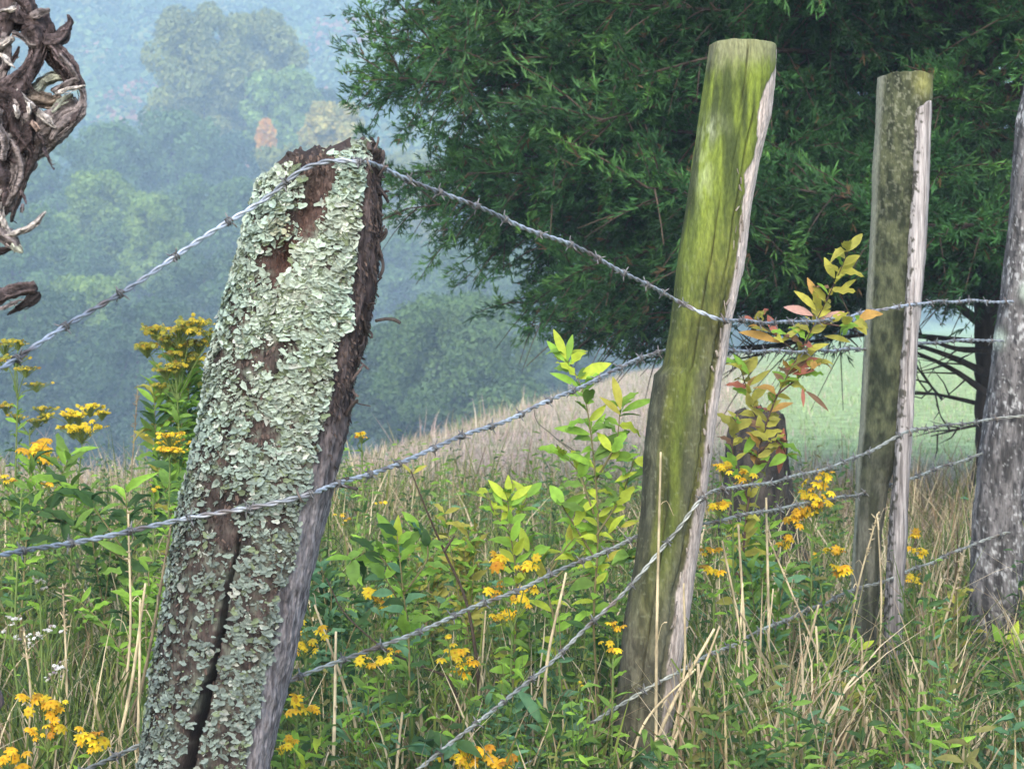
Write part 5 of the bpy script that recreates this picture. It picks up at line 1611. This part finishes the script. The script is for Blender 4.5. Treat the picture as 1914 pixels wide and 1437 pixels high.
def make_trees():
    t = tree
    t('tallest pale tree with a broad rounded top above the hazy wood', 372, 8, 205, 140, 'olive', 1, 560, 9000)
    t('tall pale tree with rounded top standing against its taller neighbour', 478, 24, 185, 143, 'olive', 2, 560, 8500)
    t('pale tree on the right shoulder of the tall pair', 530, 128, 150, 139, 'light', 3, 520, 6000)
    t('bluish dark tree between the tall pair and the yellow tree', 580, 168, 170, 152, 'dark', 4, 520, 6500)
    t('yellow crowned tree above the top of the lichen post', 622, 190, 124, 122, 'yellow', 5, 460, 5500)
    t('small orange tipped tree left of the yellow crowned tree', 497, 224, 46, 122, 'orange', 6, 330, 1200, cone=.5)
    t('yellowing low tree directly behind the lichen post top', 540, 272, 170, 112, 'olive', 7, 560, 6500)
    t('broad green tree at the left foot of the tall pale pair', 322, 205, 210, 122, 'green', 8, 560, 8000)
    t('rounded green tree with bumpy top left of centre in the wood', 215, 228, 220, 118, 'green', 9, 560, 8000)
    t('green tree behind the splinters of the gnarled post', 95, 252, 240, 112, 'green', 10, 560, 8000)
    t('tree at the far left edge behind the gnarled post', -50, 235, 240, 115, 'green', 11, 560, 7000)
    t('dark bluish tree under the tall pale pair', 420, 250, 220, 130, 'dark', 31, 560, 7000)
    t('bright green rounded tree in the middle of the left wood', 185, 320, 170, 94, 'light', 12, 620, 7000)
    t('bright green tree with a rounded top beside the lichen post', 285, 360, 140, 90, 'light', 13, 640, 6500)
    t('shaded tree filling the gap between the two bright green trees', 245, 402, 230, 92, 'green', 14, 700, 7500)
    t('mid green tree just left of the lichen post top', 410, 328, 220, 100, 'green', 15, 680, 8000)
    t('green tree low at the far left under the gnarled burl', 30, 378, 260, 86, 'green', 16, 700, 8000)
    t('dusky tree near the lichen post above the goldenrod', 380, 468, 230, 76, 'mid', 17, 860, 8500)
    t('bushy front tree at the left with its crown down to the field', 50, 535, 290, 66, 'mid', 18, 880, 11000)
    t('dark front tree standing left of the tall goldenrod', 262, 556, 250, 64, 'dark', 19, 880, 9500)
    t('light front tree leaning over the dark gap at the left', 160, 512, 190, 72, 'light', 20, 780, 7000)
    t('pale yellowish tree between the lichen post and the cedar', 765, 285, 170, 124, 'olive', 21, 560, 6500)
    t('bluish tree behind the dark edge of the lichen post', 735, 430, 190, 100, 'green', 22, 720, 7000)
    t('large rounded hazy bush at the foot of the brown slope', 850, 546, 310, 55, 'green', 23, 850, 14000)
    t('hazy green bush half hidden by the lichen post', 712, 600, 200, 57, 'mid', 24, 860, 8500)
    t('small dark hazy tree under the cedar branches', 1040, 605, 170, 66, 'dark', 25, 770, 6000)
    t('tree behind the big hazy bush reaching the cedar branches', 905, 440, 240, 92, 'green', 26, 720, 7500)
    t('dim tree behind the left foliage of the cedar', 1010, 400, 240, 108, 'green', 27, 720, 6500)
    t('pale hazy tree seen through the middle of the cedar', 1180, 330, 260, 125, 'light', 28, 700, 5500)
    t('distant tree behind the mossy post and cedar', 1340, 400, 250, 128, 'green', 29, 640, 5000)


make_trees()


# ------------------------------------------------------------------ forested far hill
def make_hill_forest():
    rng = np.random.RandomState(44)
    n = 3600
    y = 315 + 385 * rng.rand(n) ** .8
    x = (rng.rand(n) * 2 - 1) * (.34 * y)
    keep = ~((x > .10 * y) & (y < 330))
    x, y = x[keep], y[keep]
    n = len(x)
    z = zt(x, y)
    mb = MB()
    bV = np.array([(-.5, -.2, 0), (.1, -.5, .2), (.5, .15, -.1), (-.1, .5, .15)])
    bF = np.array([(0, 1, 2, 3)])
    m = 190
    r = rng.uniform(4.0, 8.0, n)
    cen = np.stack([x, y, z + r * .9], -1)
    u = norm(rng.normal(size=(n, m, 3))); u[..., 2] = np.abs(u[..., 2]) * 1.0 - .25
    u = norm(u)
    P = cen[:, None] + u * r[:, None, None] * (rng.uniform(.75, 1.08, (n, m)) * (1 + .25 * vnoise(u * 2 + x[:, None, None], 2)))[..., None] * np.array([1, 1, 1.15])
    P = P.reshape(-1, 3); U = u.reshape(-1, 3)
    k = len(P)
    nd = norm(U + rng.normal(0, .45, (k, 3)))
    xx = norm(np.cross(nd, rdir(k, rng))); yy = np.cross(nd, xx)
    s = np.repeat(r, m) * rng.uniform(.11, .26, k)
    M = np.stack([xx * s[:, None], yy * s[:, None], nd * s[:, None] * .4], -1)
    V, F = scatter(bV, bF, M, P)
    base = np.array([(.10, .18, .07), (.17, .25, .08), (.07, .13, .06), (.24, .27, .1), (.36, .19, .12)])[rng.choice(5, n, p=[.35, .25, .25, .1, .05])]
    c = np.repeat(base, m, 0) * rng.uniform(.75, 1.3, (k, 1))
    mb.add(V, F, np.repeat(c[:, None], 4, 1).reshape(-1, 3))
    tag(mb.build('hill_forest', M_FAR, smooth=False), 'blue hazy forest covering the far hillside', 'forest', kind='stuff')


make_hill_forest()

# ------------------------------------------------------------------ haze
def make_haze():
    x0, x1, y0, y1, z0, z1 = -400, 400, -32, 845, -12, 128
    V = [(x, y, z) for x in (x0, x1) for y in (y0, y1) for z in (z0, z1)]
    F = np.array([(0, 1, 3, 2), (4, 6, 7, 5), (0, 4, 5, 1), (2, 3, 7, 6), (0, 2, 6, 4), (1, 5, 7, 3)])
    m, N, L = new_mat('hazy_air')
    out = N.new('ShaderNodeOutputMaterial')
    v = N.new('ShaderNodeVolumePrincipled')
    v.inputs['Color'].default_value = HAZE_COL
    v.inputs['Density'].default_value = HAZE_D
    v.inputs['Anisotropy'].default_value = -0.5
    L.new(v.outputs[0], out.inputs['Volume'])
    mb = MB(); mb.add(V, F)
    tag(mb.build('haze', m, smooth=False), kind='stuff')


HAZE_COL = (.50, .73, 1.0, 1)
HAZE_D = 0.0014
make_haze()

# ------------------------------------------------------------------ light, world, camera
SUN_EL, SUN_AZ = math.radians(36), math.radians(190)     # azimuth clockwise from +Y
w = bpy.data.worlds.new('World')
SC.world = w
w.use_nodes = True
nt = w.node_tree
sky = nt.nodes.new('ShaderNodeTexSky')
sky.sky_type = 'NISHITA'
sky.sun_disc = False
sky.sun_elevation = SUN_EL
sky.sun_rotation = SUN_AZ
sky.air_density = 1.0
sky.dust_density = 2.0
sky.ozone_density = 1.0
bg = nt.nodes['Background']
bg.inputs['Strength'].default_value = 0.15
nt.links.new(sky.outputs[0], bg.inputs['Color'])

sl = bpy.data.lights.new('sun', 'SUN')
sl.energy = .9
sl.angle = math.radians(60)
sl.color = (1.0, .99, .98)
so = bpy.data.objects.new('sun', sl)
C.objects.link(so)
from mathutils import Vector
sd = Vector((math.sin(SUN_AZ) * math.cos(SUN_EL), math.cos(SUN_AZ) * math.cos(SUN_EL), math.sin(SUN_EL)))
so.rotation_euler = sd.to_track_quat('Z', 'Y').to_euler()
so.location = (0, 0, 50)

cd = bpy.data.cameras.new('camera')
cam = bpy.data.objects.new('camera', cd)
C.objects.link(cam)
cam.location = (0, 0, CAMZ)
cam.rotation_euler = (math.radians(90) - PITCH, 0, 0)
cd.sensor_width = 36
cd.lens = FPX * 36 / 1914
cd.clip_end = 3000
cd.dof.use_dof = True
cd.dof.focus_distance = 4.6
cd.dof.aperture_fstop = 16
SC.camera = cam

SC.view_settings.view_transform = 'Standard'
SC.view_settings.look = 'None'
SC.view_settings.exposure = 1.4
SC.view_settings.gamma = 1
SC.view_settings.use_curve_mapping = False
SC.cycles.use_denoising = True
SC.cycles.volume_bounces = 2
SC.cycles.max_bounces = 8
SC.cycles.diffuse_bounces = 3
